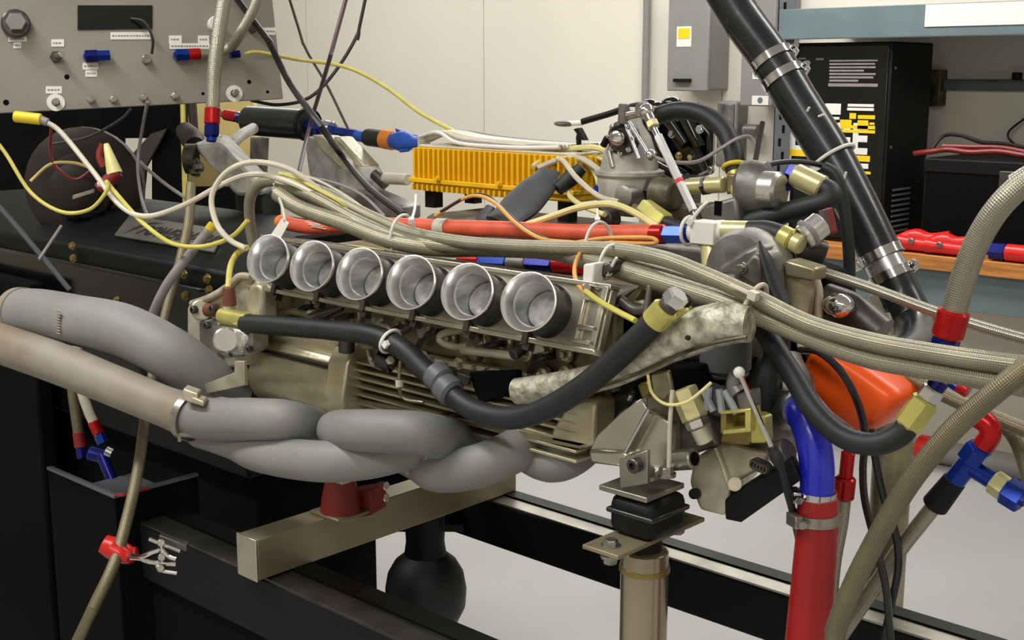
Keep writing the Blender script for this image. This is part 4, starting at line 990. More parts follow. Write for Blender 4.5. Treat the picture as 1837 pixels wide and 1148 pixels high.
# fuel filter and its fittings
YFI = .42
p0, p1 = W(447, 216, YFI), W(556, 224, YFI)
t = thing('fuel_filter', 'black cylindrical fuel filter with red and blue end fittings', 'fuel filter', (p0 + p1)/2 - ZA*.04)
rf = RAD((p0 + p1)/2, 54); fd = (p1 - p0).normalized()
part('canister', MB().cyl(p0, p1, rf, n=32, ch=.15), 'rubber_shiny', t)
part('end_band', MB().ring(p1 - fd*.012, p1 - fd*.002, rf*.99, .003, 32), 'black_paint', t)
part('inlet_nut', MB().cyl(W(428, 211, YFI), W(447, 213, YFI), .014, n=6), 'navy_an', t); part('inlet_stub', MB().cyl(W(424, 209, YFI), W(436, 211, YFI), .012, n=14), 'chrome', t)
part('inlet_socket', MB().cyl(W(405, 206, YFI), W(428, 210, YFI), .013, n=14), 'red_an', t)
part('outlet_nut', MB().cyl(W(556, 226, YFI), W(578, 231, YFI), .018, n=6), 'blue_an', t); part('outlet_hex', MB().cyl(W(577, 230, YFI), W(600, 236, YFI), .015, n=6), 'blue_an', t)
part('outlet_collar', MB().cyl(W(584, 230, YFI - .01), W(596, 233, YFI - .01), .018, n=16), 'chrome', t)
part('outlet_reducer', MB().cyl(W(600, 236, YFI), W(640, 243, YFI), .013, n=6), 'blue_an', t); part('outlet_tip', MB().cyl(W(640, 243, YFI), W(664, 248, YFI), .012, n=12), 'tape_blue', t)
hose('braided_hose', 'thin dark line feeding the red end of the fuel filter', 'hose', path([(382, 175, YFI), (385, 192, YFI), (396, 203, YFI), (410, 207, YFI)]), .008, 'braid_dark')
t = thing('wire_harness_end', 'harness end with black collar orange plug and blue tape behind the yellow box', 'connector', W(720, 270, .4))
part('collar', MB().cyl(W(660, 246, .42), W(690, 250, .41), .018, n=18), 'rubber', t); part('plug', MB().cyl(W(688, 249, .41), W(706, 252, .41), .02, n=18), 'orange_cap', t)
part('tape_wrap', MB().tube(path([(704, 252, .41), (722, 253, .40), (745, 256, .39), (760, 258, .38)]), [.016, .021, .013, .014], 18, 5), 'tape_blue', t)
part('tape_flap', MB().prism([W(*p, .395) for p in ((707, 230), (735, 240), (750, 244), (735, 256), (715, 250))], V((0, .006, 0))), 'tape_blue', t, .002)
part('tape_flap', MB().prism([W(*p, .385) for p in ((715, 252), (735, 256), (732, 272), (716, 274))], V((0, .006, 0))), 'tape_blue', t, .002)

# cast duct and far castings at the left
t = thing('cast_water_manifold', 'rough pale grey cast water manifold sloping behind the braided hoses', 'manifold', W(420, 345, .18))
part('duct', MB().loft([W(*p, .12) for p in ((345, 262), (396, 255), (470, 335), (464, 352), (425, 352))], [W(*p, .22) for p in ((352, 248), (408, 240), (486, 320), (490, 345), (440, 348))]), 'cast_pale', t, .008)
part('outlet_neck', MB().cyl(W(388, 262, .17), W(385, 244, .17), .014, n=14), 'alu', t)
part('end_boss', MB().lathe(W(352, 285, .12), -_r, [(0, .03), (.02, .03), (.024, .02)], 16), 'cast_dirty', t)
for q in ((350, 292), (352, 308), (358, 300)): bolt(t, W(*q, .11), -YA, .008, .012, 'steel')
part('arm', MB().tube(path([(405, 272, .24), (430, 245, .3), (455, 230, .36)]), .012, 12, 5), 'cast_pale', t)
part('leg', MB().prism([W(*p, .2) for p in ((420, 345), (468, 345), (470, 410), (424, 410))], V((0, .05, 0))), 'rubber_green', t, .005)
part('upright', MB().prism([W(*p, .3) for p in ((448, 246), (470, 246), (466, 330), (446, 330))], V((0, .02, 0))), 'cast_grey', t, .003)
part('valve_lump', MB().tube(path([(332, 235, .2), (345, 250, .18), (350, 262, .16)]), [.02, .024, .02], 12, 5), 'dark_brown', t)
t = thing('cast_bracket', 'pale cast bracket with raised ribs below the fuel filter', 'bracket', W(610, 350, .3))
part('web', MB().prism([W(*p, .34) for p in ((545, 245), (575, 250), (640, 310), (650, 350), (560, 345), (552, 300))], V((0, .03, 0))), 'cast_pale', t, .004)
part('rib', MB().prism([W(*p, .31) for p in ((558, 242), (582, 244), (622, 290), (628, 312), (612, 305), (575, 270))], V((0, .04, 0))), 'cast_light', t, .004)
part('rib', MB().prism([W(*p, .33) for p in ((596, 245), (606, 246), (655, 298), (650, 308), (625, 290))], V((0, .04, 0))), 'cast_light', t, .004)
part('lug', MB().prism([W(*p, .28) for p in ((600, 305), (640, 300), (655, 330), (648, 360), (612, 362))], V((0, .06, 0))), 'cast_pale', t, .006)
part('tube_stub', MB().cyl(W(690, 320, .3), W(732, 322, .3), .011, n=16), 'white_wire', t); part('clip', MB().cyl(W(672, 312, .3), W(692, 330, .3), .012, n=10), 'steel_dark', t)
part('foot', MB().prism([W(*p, .26) for p in ((500, 330), (660, 345), (720, 370), (720, 395), (560, 380), (500, 360))], V((0, .05, 0))), 'cast_grey', t, .004)

# throttle linkage housing
YT = .14
c = W(1128, 368, YT)
t = thing('fuel_injection_unit', 'silver grey injection metering unit with levers right of the yellow box', 'injection unit', c)
def lv(px, py, px2, py2, r_, mt='steel', y=YT - .04, y2=None, nm='lever'): part(nm, MB().cyl(W(px, py, y), W(px2, py2, y if y2 is None else y2), r_, n=10), mt, t)
cz = lambda py: W(1128, py, YT).z
part('base', MB().lathe(V((c.x, c.y, cz(372))), ZA, [(0, .042), (.01, .046), (cz(318) - cz(372), .046), (cz(312) - cz(372), .050), (cz(306) - cz(372), .050), (cz(303) - cz(372), .044)], 28), 'cast_pale', t)
part('dome', MB().lathe(V((c.x, c.y, cz(303))), ZA, [(0, .042), (cz(275) - cz(303), .038), (cz(245) - cz(303), .030), (cz(222) - cz(303), .018), (cz(196) - cz(303), .012), (cz(192) - cz(303), .006)], 24), 'cast_pale', t)
q = W(1108, 248, YT - .045)
cp = part('cap_ring', MB().lathe(q + YA*.02, -YA, [(0, .024), (.012, .024), (.016, .018), (.012, .014)], 24), 'steel_dark', t)
part('cap_centre', MB().lathe(q, -YA, [(0, .012), (.006, .011), (.010, .005)], 18), 'chrome', cp)
for k in range(8):
    an = k*PI/4; bolt(cp, q + V((math.cos(an)*.021, .006, math.sin(an)*.021)), -YA, .003, .004, 'chrome')
lv(1122, 222, 1146, 285, .003, 'chrome'); lv(1128, 218, 1165, 280, .003, 'chrome'); lv(1125, 205, 1162, 197, .005, 'chrome'); lv(1124, 212, 1160, 204, .003)
lv(1120, 186, 1118, 222, .008, 'cast_grey', nm='lever_post'); lv(1092, 270, 1100, 300, .004, 'alu'); lv(1082, 262, 1090, 246, .005, 'black_paint')
part('rod_end', MB().lathe(W(1158, 197, YT - .045), -YA, [(0, .011), (.01, .011), (.012, .006)], 16), 'chrome', t)
q = W(1121, 352, YT - .045); part('round_boss', MB().lathe(q + YA*.03, -YA, [(0, .015), (.034, .015), (.036, .012)], 20), 'cast_grey', t)
q = W(1078, 343, YT - .03); part('blue_port', MB().lathe(q + YA*.02, -YA, [(0, .010), (.026, .010), (.028, .006)], 16), 'blue_an', t)
part('side_body', MB().box(W(1080, 372, YT) + V((0, -.01, -.01)), W(1190, 320, YT + .06)), 'cast_grey', t, .008)
part('side_port', MB().cyl(W(1175, 345, YT - .03), W(1215, 350, YT - .03), .022, n=18), 'cast_dirty', t)
part('side_nut', MB().cyl(W(1165, 340, YT - .02), W(1180, 342, YT - .02), .018, n=6), 'black_paint', t)
part('lower_port', MB().lathe(W(1100, 392, YT - .05), -YA, [(0, .014), (.02, .014), (.022, .009)], 18), 'steel_dark', t)
part('ball_joint', MB().ball(W(1168, 278, YT - .045), .008, 12, 8), 'chrome', t)
wire('throttle_cable', 'thin grey cable bowing from the lever past the black coil housing', path([(1170, 280, YT - .045), (1200, 290, .1), (1250, 290, .12), (1290, 268, .16), (1320, 250, .2), (1345, 245, .22), (1360, 262, .22)]), .0035, 'grey_wire')
# turnbuckle rod
pa, pb = W(1160, 200, YT - .06), W(1248, 388, YT - .10)
t = thing('turnbuckle_rod', 'long chrome adjustable rod leaning across the injection unit', 'linkage rod', pb)
L_ = pa.lerp(pb, .18)
part('rod_end', MB().cyl(pa, pa.lerp(pb, .10), .0075, n=12), 'chrome', t); part('lock_nut', MB().cyl(pa.lerp(pb, .10), pa.lerp(pb, .16), .0085, n=6), 'cad_pale', t); part('thread', MB().cyl(pa.lerp(pb, .15), pa.lerp(pb, .26), .004, n=10), 'chrome', t)
part('hex_rod', MB().cyl(pa.lerp(pb, .24), pa.lerp(pb, .96), .0062, n=6), 'alu', t); part('end_thread', MB().cyl(pa.lerp(pb, .95), pb, .004, n=10), 'steel', t)
part('red_mark', MB().cyl(pa.lerp(pb, .66), pa.lerp(pb, .70), .0066, n=6), 'red_plastic', t)
m = MB().ball(pa, .011, 14, 10); part('eye', m, 'chrome', t)
# black coil housing
YB_ = .34
t = thing('ignition_coil_housing', 'glossy black moulded coil housing behind the silver injection unit', 'coil housing', W(1215, 330, YB_))
part('body', MB().loft([W(*p, YB_) for p in ((1150, 325), (1278, 318), (1280, 235), (1255, 200), (1195, 188), (1148, 215))], [W(*p, YB_ + .12) for p in ((1180, 312), (1284, 306), (1284, 240), (1262, 215), (1215, 205), (1180, 225))]), 'black_gloss', t, .012)
for px, py, px2, py2, r_ in ((1165, 225, 1200, 290, .012), (1195, 205, 1232, 260, .013), (1228, 205, 1256, 265, .012), (1175, 290, 1230, 320, .014), (1245, 270, 1262, 310, .012)): part('moulded_tower', MB().cyl(W(px, py, YB_ - .012), W(px2, py2, YB_ - .012), r_, r_*.8, n=14), 'black_gloss', t)
for px, py in ((1180, 195), (1165, 190), (1205, 186)): part('top_lug', MB().ball(W(px, py, YB_ - .01), .014, 10, 8, (1.3, 1, .8)), 'black_gloss', t)
for px, py in ((1205, 240), (1255, 232), (1218, 280), (1240, 282), (1275, 305)): bolt(t, W(px, py, YB_ - .022), -YA, .005, .005, 'chrome')
part('mount_foot', MB().box(W(1215, 345, YB_ + .02) - V((.05, 0, .05)), W(1215, 318, YB_ + .08) + V((.05, 0, 0))), 'cast_grey', t, .004)
hose('vent_hose', 'black vent hose arching over the coil housing into a yellow ringed fitting', 'hose', path([(1150, 222, .22), (1185, 206, .22), (1225, 198, .22), (1265, 207, .22), (1298, 232, .21), (1315, 270, .2), (1319, 308, .19)]), .0135, 'rubber', [(1, [(.006, 1.35, 'yellow_plug', 20, 'ring'), (.03, .85, 'cad', 14, 'fitting')])])
t = thing('linkage_lever', 'thin dark lever lying over the injection unit with round white pad', 'lever', W(1060, 235, .2))
part('arm', MB().tube(path([(1045, 218, .2), (1090, 205, .2), (1130, 192, .2), (1165, 186, .2)]), .005, 8, 5), 'black_paint', t); part('pad', MB().ball(W(1012, 222, .2), .012, 12, 8, (1.6, 1, .4)), 'cast_grey', t)
part('pad_arm', MB().tube(path([(1012, 222, .2), (1045, 220, .2)]), .004, 8, 4), 'white_plastic', t)
t = thing('sensor_clip', 'small black clip above the cream cables', 'clip', W(1040, 255, .2))
part('body', MB().prism([W(*p, .2) for p in ((1028, 232), (1036, 229), (1042, 240), (1048, 252), (1032, 250), (1034, 240))], V((0, .012, 0))), 'black_paint', t, .001)
part('stem', MB().cyl(W(1038, 250, .205), W(1040, 280, .205), .004, n=8), 'black_paint', t)
t = thing('plated_plug', 'olive plated hex plug pointing at the orange hose end', 'fitting', W(1180, 400, .04))
part('hex', MB().cyl(W(1156, 372, .05), W(1196, 400, .03), .013, n=6), 'cad', t); part('stub', MB().cyl(W(1194, 398, .03), W(1236, 414, .02), .008, n=12), 'rubber', t)
# rear regulator group
YG = .14
t = thing('fuel_regulator', 'round grey fuel pressure regulator with plated pipe fittings', 'regulator', W(1370, 380, YG))
q = W(1362, 335, YG)
part('body', MB().lathe(q - _r*.03, _r*.9 - _h*.45, [(0, .02), (.008, .034), (.022, .036), (.04, .034), (.046, .025)], 28), 'cast_grey', t)
part('cap', MB().lathe(W(1372, 340, YG - .03), _r*.75 - _h*.65, [(0, .024), (.02, .024), (.024, .02)], 24), 'alu', t)
part('inlet_pipe', MB().cyl(W(1232, 335, YG - .03), W(1300, 331, YG - .03), .011, n=14), 'cad_pale', t); part('inlet_nut', MB().cyl(W(1262, 334, YG - .03), W(1270, 333, YG - .03), .0135, n=6), 'steel_dark', t)
part('yellow_tab', MB().prism([W(*p, YG - .04) for p in ((1310, 333), (1336, 334), (1342, 342), (1336, 348), (1310, 348))], V((0, .005, 0))), 'cad', t, .001)
part('fitting_body', MB().prism([W(*p, YG - .03) for p in ((1302, 312), (1338, 312), (1338, 335), (1302, 350))], V((0, .03, 0))), 'cast', t, .003)
part('outlet_nut', MB().cyl(W(1398, 330, YG - .01), W(1416, 328, YG - .01), .012, n=6), 'navy_an', t)
part('support_block', MB().prism([W(*p, YG - .05) for p in ((1250, 372), (1320, 352), (1326, 410), (1262, 412))], V((0, .05, 0))), 'cast_grey', t, .005)
part('block_slot', MB().box(W(1288, 378, YG - .0515) - V((.006, 0, .006)), W(1288, 366, YG - .0495) + V((.006, 0, .004))), 'black_dull', t, smooth=False)
part('support_foot', MB().prism([W(*p, YG - .03) for p in ((1180, 375), (1250, 365), (1262, 420), (1190, 420))], V((0, .05, 0))), 'cast_dirty', t, .005)
hose('fuel_hose', 'dark rubber hose doubling back from the regulator towards the engine', 'hose', path([(1465, 332, YG), (1490, 345, YG), (1480, 362, YG - .01), (1430, 376, YG - .02), (1370, 392, YG - .03), (1310, 408, YG - .03)]), .0135, 'rubber', [(0, [(.045, 1.15, 'cad_pale', 16, 'ferrule'), (.012, .9, 'navy_an', 6, 'nut')])])
wire('signal_cable', 'thin dark cable curving from the regulator to the big black hose', path([(1345, 320, YG), (1370, 298, .18), (1420, 290, .24), (1470, 296, .3), (1495, 310, .32)]), .005, 'black_wire')
wire('signal_cable', 'slim dark red cable rising beside the steel upright', path([(1335, 330, .15), (1352, 300, .18), (1362, 250, .22), (1368, 220, .24)]), .005, 'dark_brown')

# ================================================================ HOSES
hose('braided_hose', 'steel braided hose looping up behind the first trumpet, topmost of the tied bundle', 'hose', X(path([(458, 455, -.10), (449, 405, -.11), (449, 355, -.12), (470, 328, -.12), (520, 326, -.12), (580, 345, -.12), (660, 386, -.12), (740, 418, -.13), (850, 437, -.14), (1000, 445, -.16), (1100, 448, -.18), (1190, 464, -.20), (1270, 495, -.21), (1350, 531, -.22), (1450, 580, -.225), (1560, 612, -.23), (1680, 634, -.235), (1837, 656, -.24), (1960, 668, -.24)]), 0, 0.6), .0088, 'braid')
hose('braided_hose', 'thick steel braided hose, lower one of the tied bundle', 'hose', X(path([(497, 347, -.17), (540, 374, -.165), (620, 402, -.16), (700, 432, -.155), (790, 446, -.13), (880, 446, -.11), (980, 450, -.13), (1060, 468, -.17), (1150, 495, -.20), (1250, 526, -.205), (1350, 561, -.21), (1450, 602, -.215), (1560, 640, -.22), (1680, 662, -.225), (1837, 689, -.23), (1960, 705, -.23)]), 0, 0.6), .0112, 'braid')
hose('braided_hose', 'third braided hose running between the two tied hoses', 'hose', X(path([(500, 330, -.14), (560, 352, -.14), (640, 395, -.14), (720, 428, -.14), (800, 442, -.135), (900, 446, -.13), (1000, 452, -.15), (1080, 464, -.17), (1150, 482, -.175), (1250, 512, -.18), (1350, 548, -.185), (1450, 590, -.19), (1560, 625, -.195), (1680, 648, -.2), (1837, 672, -.2), (1960, 685, -.2)]), 0, 0.6), .0088, 'braid')
hose('braided_hose', 'fat braided hose with red end fitting coming down from the right edge', 'hose', X(path([(1920, 275, -.08), (1850, 318, -.09), (1795, 368, -.1), (1755, 430, -.1), (1728, 500, -.1), (1708, 572, -.1)]), 0.6, 0), .0125, 'braid_silver', [(1, [(.030, 1.28, 'red_an', 18, 'hose_end'), (.012, 1.1, 'navy_an', 6, 'nut')])])
hose('braided_hose', 'slim braided hose running right in front of the workbench', 'hose', X(path([(1400, 470, .03), (1470, 487, .03), (1560, 516, .03), (1660, 553, .03), (1760, 586, .02), (1860, 614, .02), (1950, 640, .02)]), 0, 0.6), .0062, 'braid_silver')
hose('braided_hose', 'braided hose slanting down to the bottom edge in front of the floor', 'hose', X(path([(1930, 610, -.25), (1850, 655, -.26), (1790, 700, -.27), (1715, 765, -.275), (1655, 835, -.28), (1610, 900, -.28), (1565, 980, -.28), (1530, 1050, -.28), (1500, 1130, -.28), (1490, 1220, -.28)]), 0.5, 0.5), .0098, 'braid_dark')
hose('braided_hose', 'braided hose passing right behind the orange container', 'hose', X(path([(1480, 605, .03), (1560, 640, .03), (1650, 687, .02), (1740, 730, .01), (1850, 775, .0), (1950, 815, .0)]), 0, 0.6), .0082, 'braid_dark')
hose('braided_hose', 'short braided hose bending down at the right edge above the blue tee', 'hose', X(path([(1740, 742, .04), (1790, 760, .04), (1818, 785, .04), (1836, 830, .04), (1850, 880, .04)]), 0, 0.5), .0072, 'braid_dark')
hose('braided_hose', 'braided hose hanging from the bright red fitting behind the red silicone hose', 'hose', X(path([(1514, 885, -.08), (1508, 940, -.08), (1497, 1000, -.08), (1490, 1070, -.08), (1488, 1160, -.08)]), 0, 0.5), .0085, 'braid_silver', [(0, [(.026, 1.35, 'red_an', 16, 'hose_end'), (.03, .9, 'red_an', 14, 'elbow')])])
# lower right tee
t = thing('tee_fitting', 'blue anodised tee fitting with red elbow and black sleeve at lower right', 'fitting', W(1700, 900, -.03))
YT2 = -.03
part('tee_body', MB().cyl(W(1708, 868, YT2), W(1762, 800, YT2), .0115, n=14), 'blue_an', t)
part('tee_nut', MB().cyl(W(1738, 828, YT2), W(1758, 802, YT2), .0145, n=6), 'blue_an', t)
part('tee_branch', MB().cyl(W(1738, 836, YT2), W(1786, 866, YT2), .0095, n=14), 'blue_an', t)
part('branch_hex', MB().cyl(W(1780, 862, YT2), W(1806, 880, YT2), .0135, n=6), 'cad_pale', t)
part('branch_cap', MB().cyl(W(1802, 877, YT2), W(1836, 898, YT2), .0155, n=6), 'blue_an', t)
part('cap_plug', MB().cyl(W(1826, 890, YT2 - .005), W(1842, 898, YT2 - .005), .008, n=6), 'navy_an', t)
part('red_elbow', MB().tube(path([(1764, 800, YT2), (1776, 780, YT2), (1770, 760, YT2), (1742, 742, YT2)]), .0115, 16, 6), 'red_an', t)
part('black_sleeve', MB().cyl(W(1676, 908, YT2), W(1714, 860, YT2), .0145, .0125, n=18), 'black_paint', t)
hose('braided_hose', 'silver braided hose rising to the black sleeve of the blue tee', 'hose', X(path([(1560, 1065, YT2), (1615, 985, YT2), (1650, 940, YT2), (1682, 900, YT2)]), 0.5, 0), .0088, 'braid_silver')
t = thing('hose_fitting', 'small blue and red fitting peeping under the bundle at the right', 'fitting', W(1720, 695, -.05))
part('nut', MB().cyl(W(1705, 680, -.05), W(1722, 692, -.05), .008, n=6), 'blue_an', t); part('socket', MB().cyl(W(1720, 691, -.05), W(1738, 702, -.05), .008, n=12), 'red_an', t)

# big black radiator hose
YK_ = .40
pts = X(path([(1285, -40, YK_), (1330, 32, YK_), (1385, 108, YK_), (1432, 185, YK_), (1488, 275, YK_), (1538, 370, YK_), (1582, 462, YK_)]), 0.9, 0)
t = thing('radiator_hose', 'big black radiator hose slanting down past the printed cabinet', 'hose', pts[-1])
rK = .0315
part('hose_body', MB().tube(pts, rK, 28, 8), 'rubber_shiny', t)
S = spline(pts, 8)
for (px, py) in ((1385, 108), (1405, 140)):
    c = W(px, py, YK_); clamp(t, c, W(1432, 185, YK_) - W(1385, 108, YK_), rK + .001, .013, side=_r - _u*.2)
q0 = pts[-1]; q1 = W(1606, 510, YK_)
dq = (q1 - q0).normalized()
part('steel_joiner', MB().cyl(q0 - dq*.01, q1, rK*.9, n=28), 'alu', t)
clamp(t, q0 - dq*.004, dq, rK + .001, .014, side=-_r + _u*.3); clamp(t, W(1598, 494, YK_), dq, rK*.95, .014, side=_r)
part('lower_hose', MB().tube(path([(1600, 498, YK_), (1618, 535, YK_), (1640, 580, YK_ - .01), (1648, 612, YK_ - .06), (1632, 638, YK_ - .14), (1595, 652, YK_ - .22), (1560, 655, YK_ - .28)]), rK*.95, 24, 6), 'rubber_shiny', t)
for pq_ in (((1448, 200), (1452, 192)), ((1468, 209), (1478, 205)), ((1514, 322), (1518, 308))): part('paint_mark', MB().cyl(W(*pq_[0], YK_ - rK - .002), W(*pq_[1], YK_ - rK - .002), .0018, n=6), 'white_plastic', t)
part('support_bracket', MB().prism([W(*p, YK_ - .02) for p in ((1560, 530), (1600, 505), (1620, 520), (1612, 550), (1590, 565), (1560, 560))], V((0, .006, 0))), 'cast_light', t, .002)
part('bracket_tab', MB().prism([W(*p, YK_ - .03) for p in ((1575, 565), (1595, 560), (1612, 600), (1600, 602))], V((0, .006, 0))), 'cast_light', t, .002)
bolt(t, W(1590, 548, YK_ - .022), -YA, .004, .003, 'black_paint')
hose('vent_hose', 'thin black hose hanging straight down beside the big radiator hose', 'hose', path([(1478, 300, .30), (1500, 315, .30), (1512, 360, .30), (1522, 440, .30), (1524, 520, .30), (1522, 590, .28), (1525, 640, .26)]), .0085, 'rubber')
ziptie('white zip tie strapped around the big black radiator hose', W(1493, 284, YK_), pts[5] - pts[3], rK + .004, [W(1466, 300, YK_ - rK*.9), W(1455, 306, YK_ - rK)], w=.0028)
# blue and red silicone hoses
pts = path([(1424, 722, -.15), (1440, 742, -.165), (1456, 780, -.175), (1465, 830, -.18), (1466, 895, -.18)])
t = thing('silicone_hose', 'shiny blue silicone elbow hose at the gearbox outlet', 'hose', pts[-1])
part('hose_body', MB().tube(pts, [.016, .0172, .0178, .0178, .0175], 28, 8), 'blue_silicone', t)
clamp(t, pts[-1] + V((0, 0, .004)), V((.02, 0, 1)), .0178, .010, side=-_r); 
d_ = (pts[1] - pts[0]).normalized(); clamp(t, pts[0] + d_*.004, d_, .0164, .008, side=_u)
pr = X(path([(1467, 893, -.18), (1466, 935, -.18), (1462, 1000, -.18), (1455, 1080, -.18), (1445, 1180, -.18)]), 0, 0.6)
t = thing('silicone_hose', 'dark red silicone hose dropping to the bottom edge below the blue elbow', 'hose', pr[-1])
part('hose_body', MB().tube(pr, [.0205, .0212, .0222, .0228, .023], 28, 8), 'red_silicone', t)
clamp(t, W(1466, 928, -.18), pr[0] - pr[1], .0213, .011, side=-_r - _h*.3, mt='steel')
# front black coolant hose
YH = -.287
pts = path([(440, 580, YH), (520, 586, YH), (600, 593, YH), (672, 602, YH), (722, 626, YH), (762, 664, YH), (806, 704, YH - .002), (850, 735, YH - .004), (910, 750, YH - .006), (970, 738, YH - .006), (1040, 698, YH - .004), (1105, 644, YH), (1160, 592, YH + .004), (1182, 568, YH + .006)])
hs = hose('coolant_hose', 'black rubber coolant hose snaking across the front of the engine', 'hose', pts, .0132, 'rubber', [(1, [(.024, 1.08, 'cad', 18, 'ferrule'), (.008, .8, 'steel_dark', 12, 'neck'), (.014, .95, 'alu', 6, 'nut')])])
for a_, b_, rr in (((776, 668), (797, 686), .0172), ((792, 688), (814, 708), .0178)): part('coupling', MB().cyl(W(*a_, YH - .001), W(*b_, YH - .002), rr, n=24, ch=.2), 'grey_dark_paint', hs)
hose('coolant_hose', 'short black hose with plated ferrule beside the front coolant hose end', 'hose', path([(1192, 640, -.25), (1204, 608, -.25), (1214, 570, -.25)]), .0125, 'rubber', [(1, [(.026, 1.1, 'cad', 18, 'ferrule'), (.01, .85, 'black_paint', 12, 'neck')])])
t = thing('heat_wrap_sleeve', 'silvery heat wrapped hose sleeve crossing behind the black coolant hose', 'sleeve', W(930, 725, -.26))
part('sleeve', MB().tube(path([(928, 702, -.255), (990, 694, -.25), (1060, 680, -.25), (1120, 658, -.25), (1180, 625, -.25), (1240, 597, -.245), (1300, 580, -.24), (1345, 582, -.235)]), [.0155, .0160, .0160, .0175, .0205, .0235, .0225, .0185], 22, 8), 'heatwrap', t)
part('stitched_seam', MB().tube(path([(1080, 693, -.262), (1150, 668, -.264), (1210, 640, -.265), (1270, 618, -.262), (1340, 604, -.25)]), .0022, 6, 6), 'cast_dirty', t)
part('burn_mark', MB().ball(W(1228, 603, -.2655), .0065, 12, 8, (1.4, .3, .8)), 'cast_dirty', t)
# black hose round the orange container
hose('coolant_hose', 'black hose swinging under the orange container up to a plated fitting', 'hose', path([(1335, 545, -.16), (1375, 600, -.18), (1420, 670, -.2), (1460, 735, -.215), (1510, 782, -.22), (1565, 797, -.22), (1612, 782, -.215), (1636, 752, -.21)]), .0112, 'rubber', [(1, [(.032, 1.25, 'cad', 6, 'ferrule'), (.014, 1.0, 'alu', 6, 'nut'), (.01, .8, 'navy_an', 14, 'adapter')])])
hose('coolant_hose', 'black hose dropping straight behind the chrome pull rod', 'hose', path([(1408, 560, -.15), (1392, 630, -.16), (1372, 700, -.17), (1350, 765, -.17)]), .0125, 'rubber')
solo('rubber_strap', MB().tube(path([(1362, 432, -.10), (1376, 470, -.10), (1390, 510, -.10), (1408, 548, -.10)]), [.002, .011, .013, .012], 14, 6, squash=.5), 'rubber', 'black rubber strap tapering up beside the grey rear cover', 'strap')
# orange container
A = [(1449, 646), (1460, 626), (1480, 617), (1502, 624), (1560, 660), (1612, 696), (1622, 712), (1618, 726), (1580, 765), (1562, 774), (1545, 772), (1500, 738), (1468, 700), (1452, 668)]
t = thing('orange_container', 'bright orange plastic container behind the black hose', 'container', W(1550, 775, .0))
ctr = W(1530, 700, -.04)
f0 = [W(*p, -.02) for p in A]; cc = sum(f0, V((0, 0, 0)))/len(f0)
f1 = [cc + (p - cc)*.93 + V((0, -.014, 0)) for p in f0]; f2 = [cc + (p - cc)*.78 + V((0, -.02, 0)) for p in f0]
m = MB(); m.loft(f0, [p + V((0, .09, 0)) for p in f0]); 
body = MB(); n_ = len(f0); rings = [f2, f1, f0, [p + V((0, .07, 0)) for p in f0], [cc + (p - cc)*.9 + V((0, .085, 0)) for p in f0]]
for rg in rings: body.v += rg
for i in range(len(rings) - 1):
    for k in range(n_): body.f.append((i*n_ + k, i*n_ + (k+1) % n_, (i+1)*n_ + (k+1) % n_, (i+1)*n_ + k))
body.f.append(tuple(range(n_))); body.f.append(tuple((len(rings)-1)*n_ + k for k in range(n_)))
part('shell', body, 'orange_plastic', t, .003, angle=50)
part('neck', MB().cyl(W(1452, 634, -.02), W(1470, 622, -.02), .012, n=14), 'steel_dark', t)
part('neck_clip', MB().ball(W(1440, 618, -.03), .007, 10, 8), 'white_plastic', t)
wire('ribbed_cable', 'shiny black cable crossing the face of the orange container', X(path([(1436, 628, -.05), (1470, 632, -.07), (1510, 668, -.075), (1538, 720, -.075), (1552, 780, -.07), (1548, 840, -.06), (1552, 900, -.06), (1572, 980, -.06), (1590, 1060, -.06), (1600, 1170, -.06)]), 0, 0.5), .0055, 'rubber_shiny')
wire('ribbed_cable', 'black cable hanging below the orange container to the floor hoses', X(path([(1562, 770, -.04), (1572, 830, -.04), (1585, 890, -.04), (1605, 950, -.04), (1612, 1010, -.04), (1600, 1080, -.04), (1580, 1170, -.04)]), 0, 0.5), .0058, 'rubber_shiny')
t = thing('floor_stand_tube', 'upright grey tube leg standing on the floor behind the slanting braided hose', 'stand', V((W(1600, 900, .35).x, .35, 0)))
c = W(1596, 900, .35); part('tube', MB().cyl(V((c.x, c.y, .01)), V((c.x, c.y, 1.15)), .028, n=24), 'cast', t); part('foot', MB().cyl(V((c.x, c.y, 0)), V((c.x, c.y, .012)), .08, n=24), 'cast_grey', t)
# orange sleeved hose over the valley
YO = .0
pts = path([(502, 398, YO), (560, 408, YO), (640, 404, YO), (720, 404, YO), (800, 408, YO), (900, 411, YO), (1050, 418, YO), (1180, 420, YO)])
oh = hose('firesleeve_hose', 'orange sleeved hose running the length of the engine to a blue fitting', 'hose', pts, .0118, 'orange_sleeve', [(1, [(.022, 1.08, 'red_an', 18, 'hose_end'), (.034, 1.05, 'blue_an', 6, 'nut')]), (0, [(.012, 1.0, 'orange_cap', 16, 'end_cap')])])
dO = (pts[5] - pts[4]).normalized(); c = W(795, 408, YO); part('clip_band', MB().ring(c - dO*.011, c + dO*.011, .0118, .0018, 28), 'white_wire', oh)
for k in range(3): part('printed_mark', MB().cyl(W(548 + k*5, 398 + k*4, YO - .013), W(575 + k*5, 403 + k*4, YO - .013), .0008, n=6), 'white_plastic', oh)
t = thing('pipe_tee', 'white metal pipe tee joining the blue nut to plated fittings', 'fitting', W(1272, 470, YO))
part('tee_body', MB().cyl(W(1240, 416, YO), W(1302, 414, YO), .0135, n=16).box(W(1250, 434, YO) + V((0, -.016, 0)), W(1294, 398, YO) + V((0, .012, 0))), 'white_plastic', t, .003)
part('branch', MB().cyl(W(1272, 428, YO), W(1276, 480, YO - .01), .0115, n=14), 'cad_pale', t); part('branch_nut', MB().cyl(W(1271, 428, YO), W(1272, 440, YO), .0135, n=6), 'cad', t)
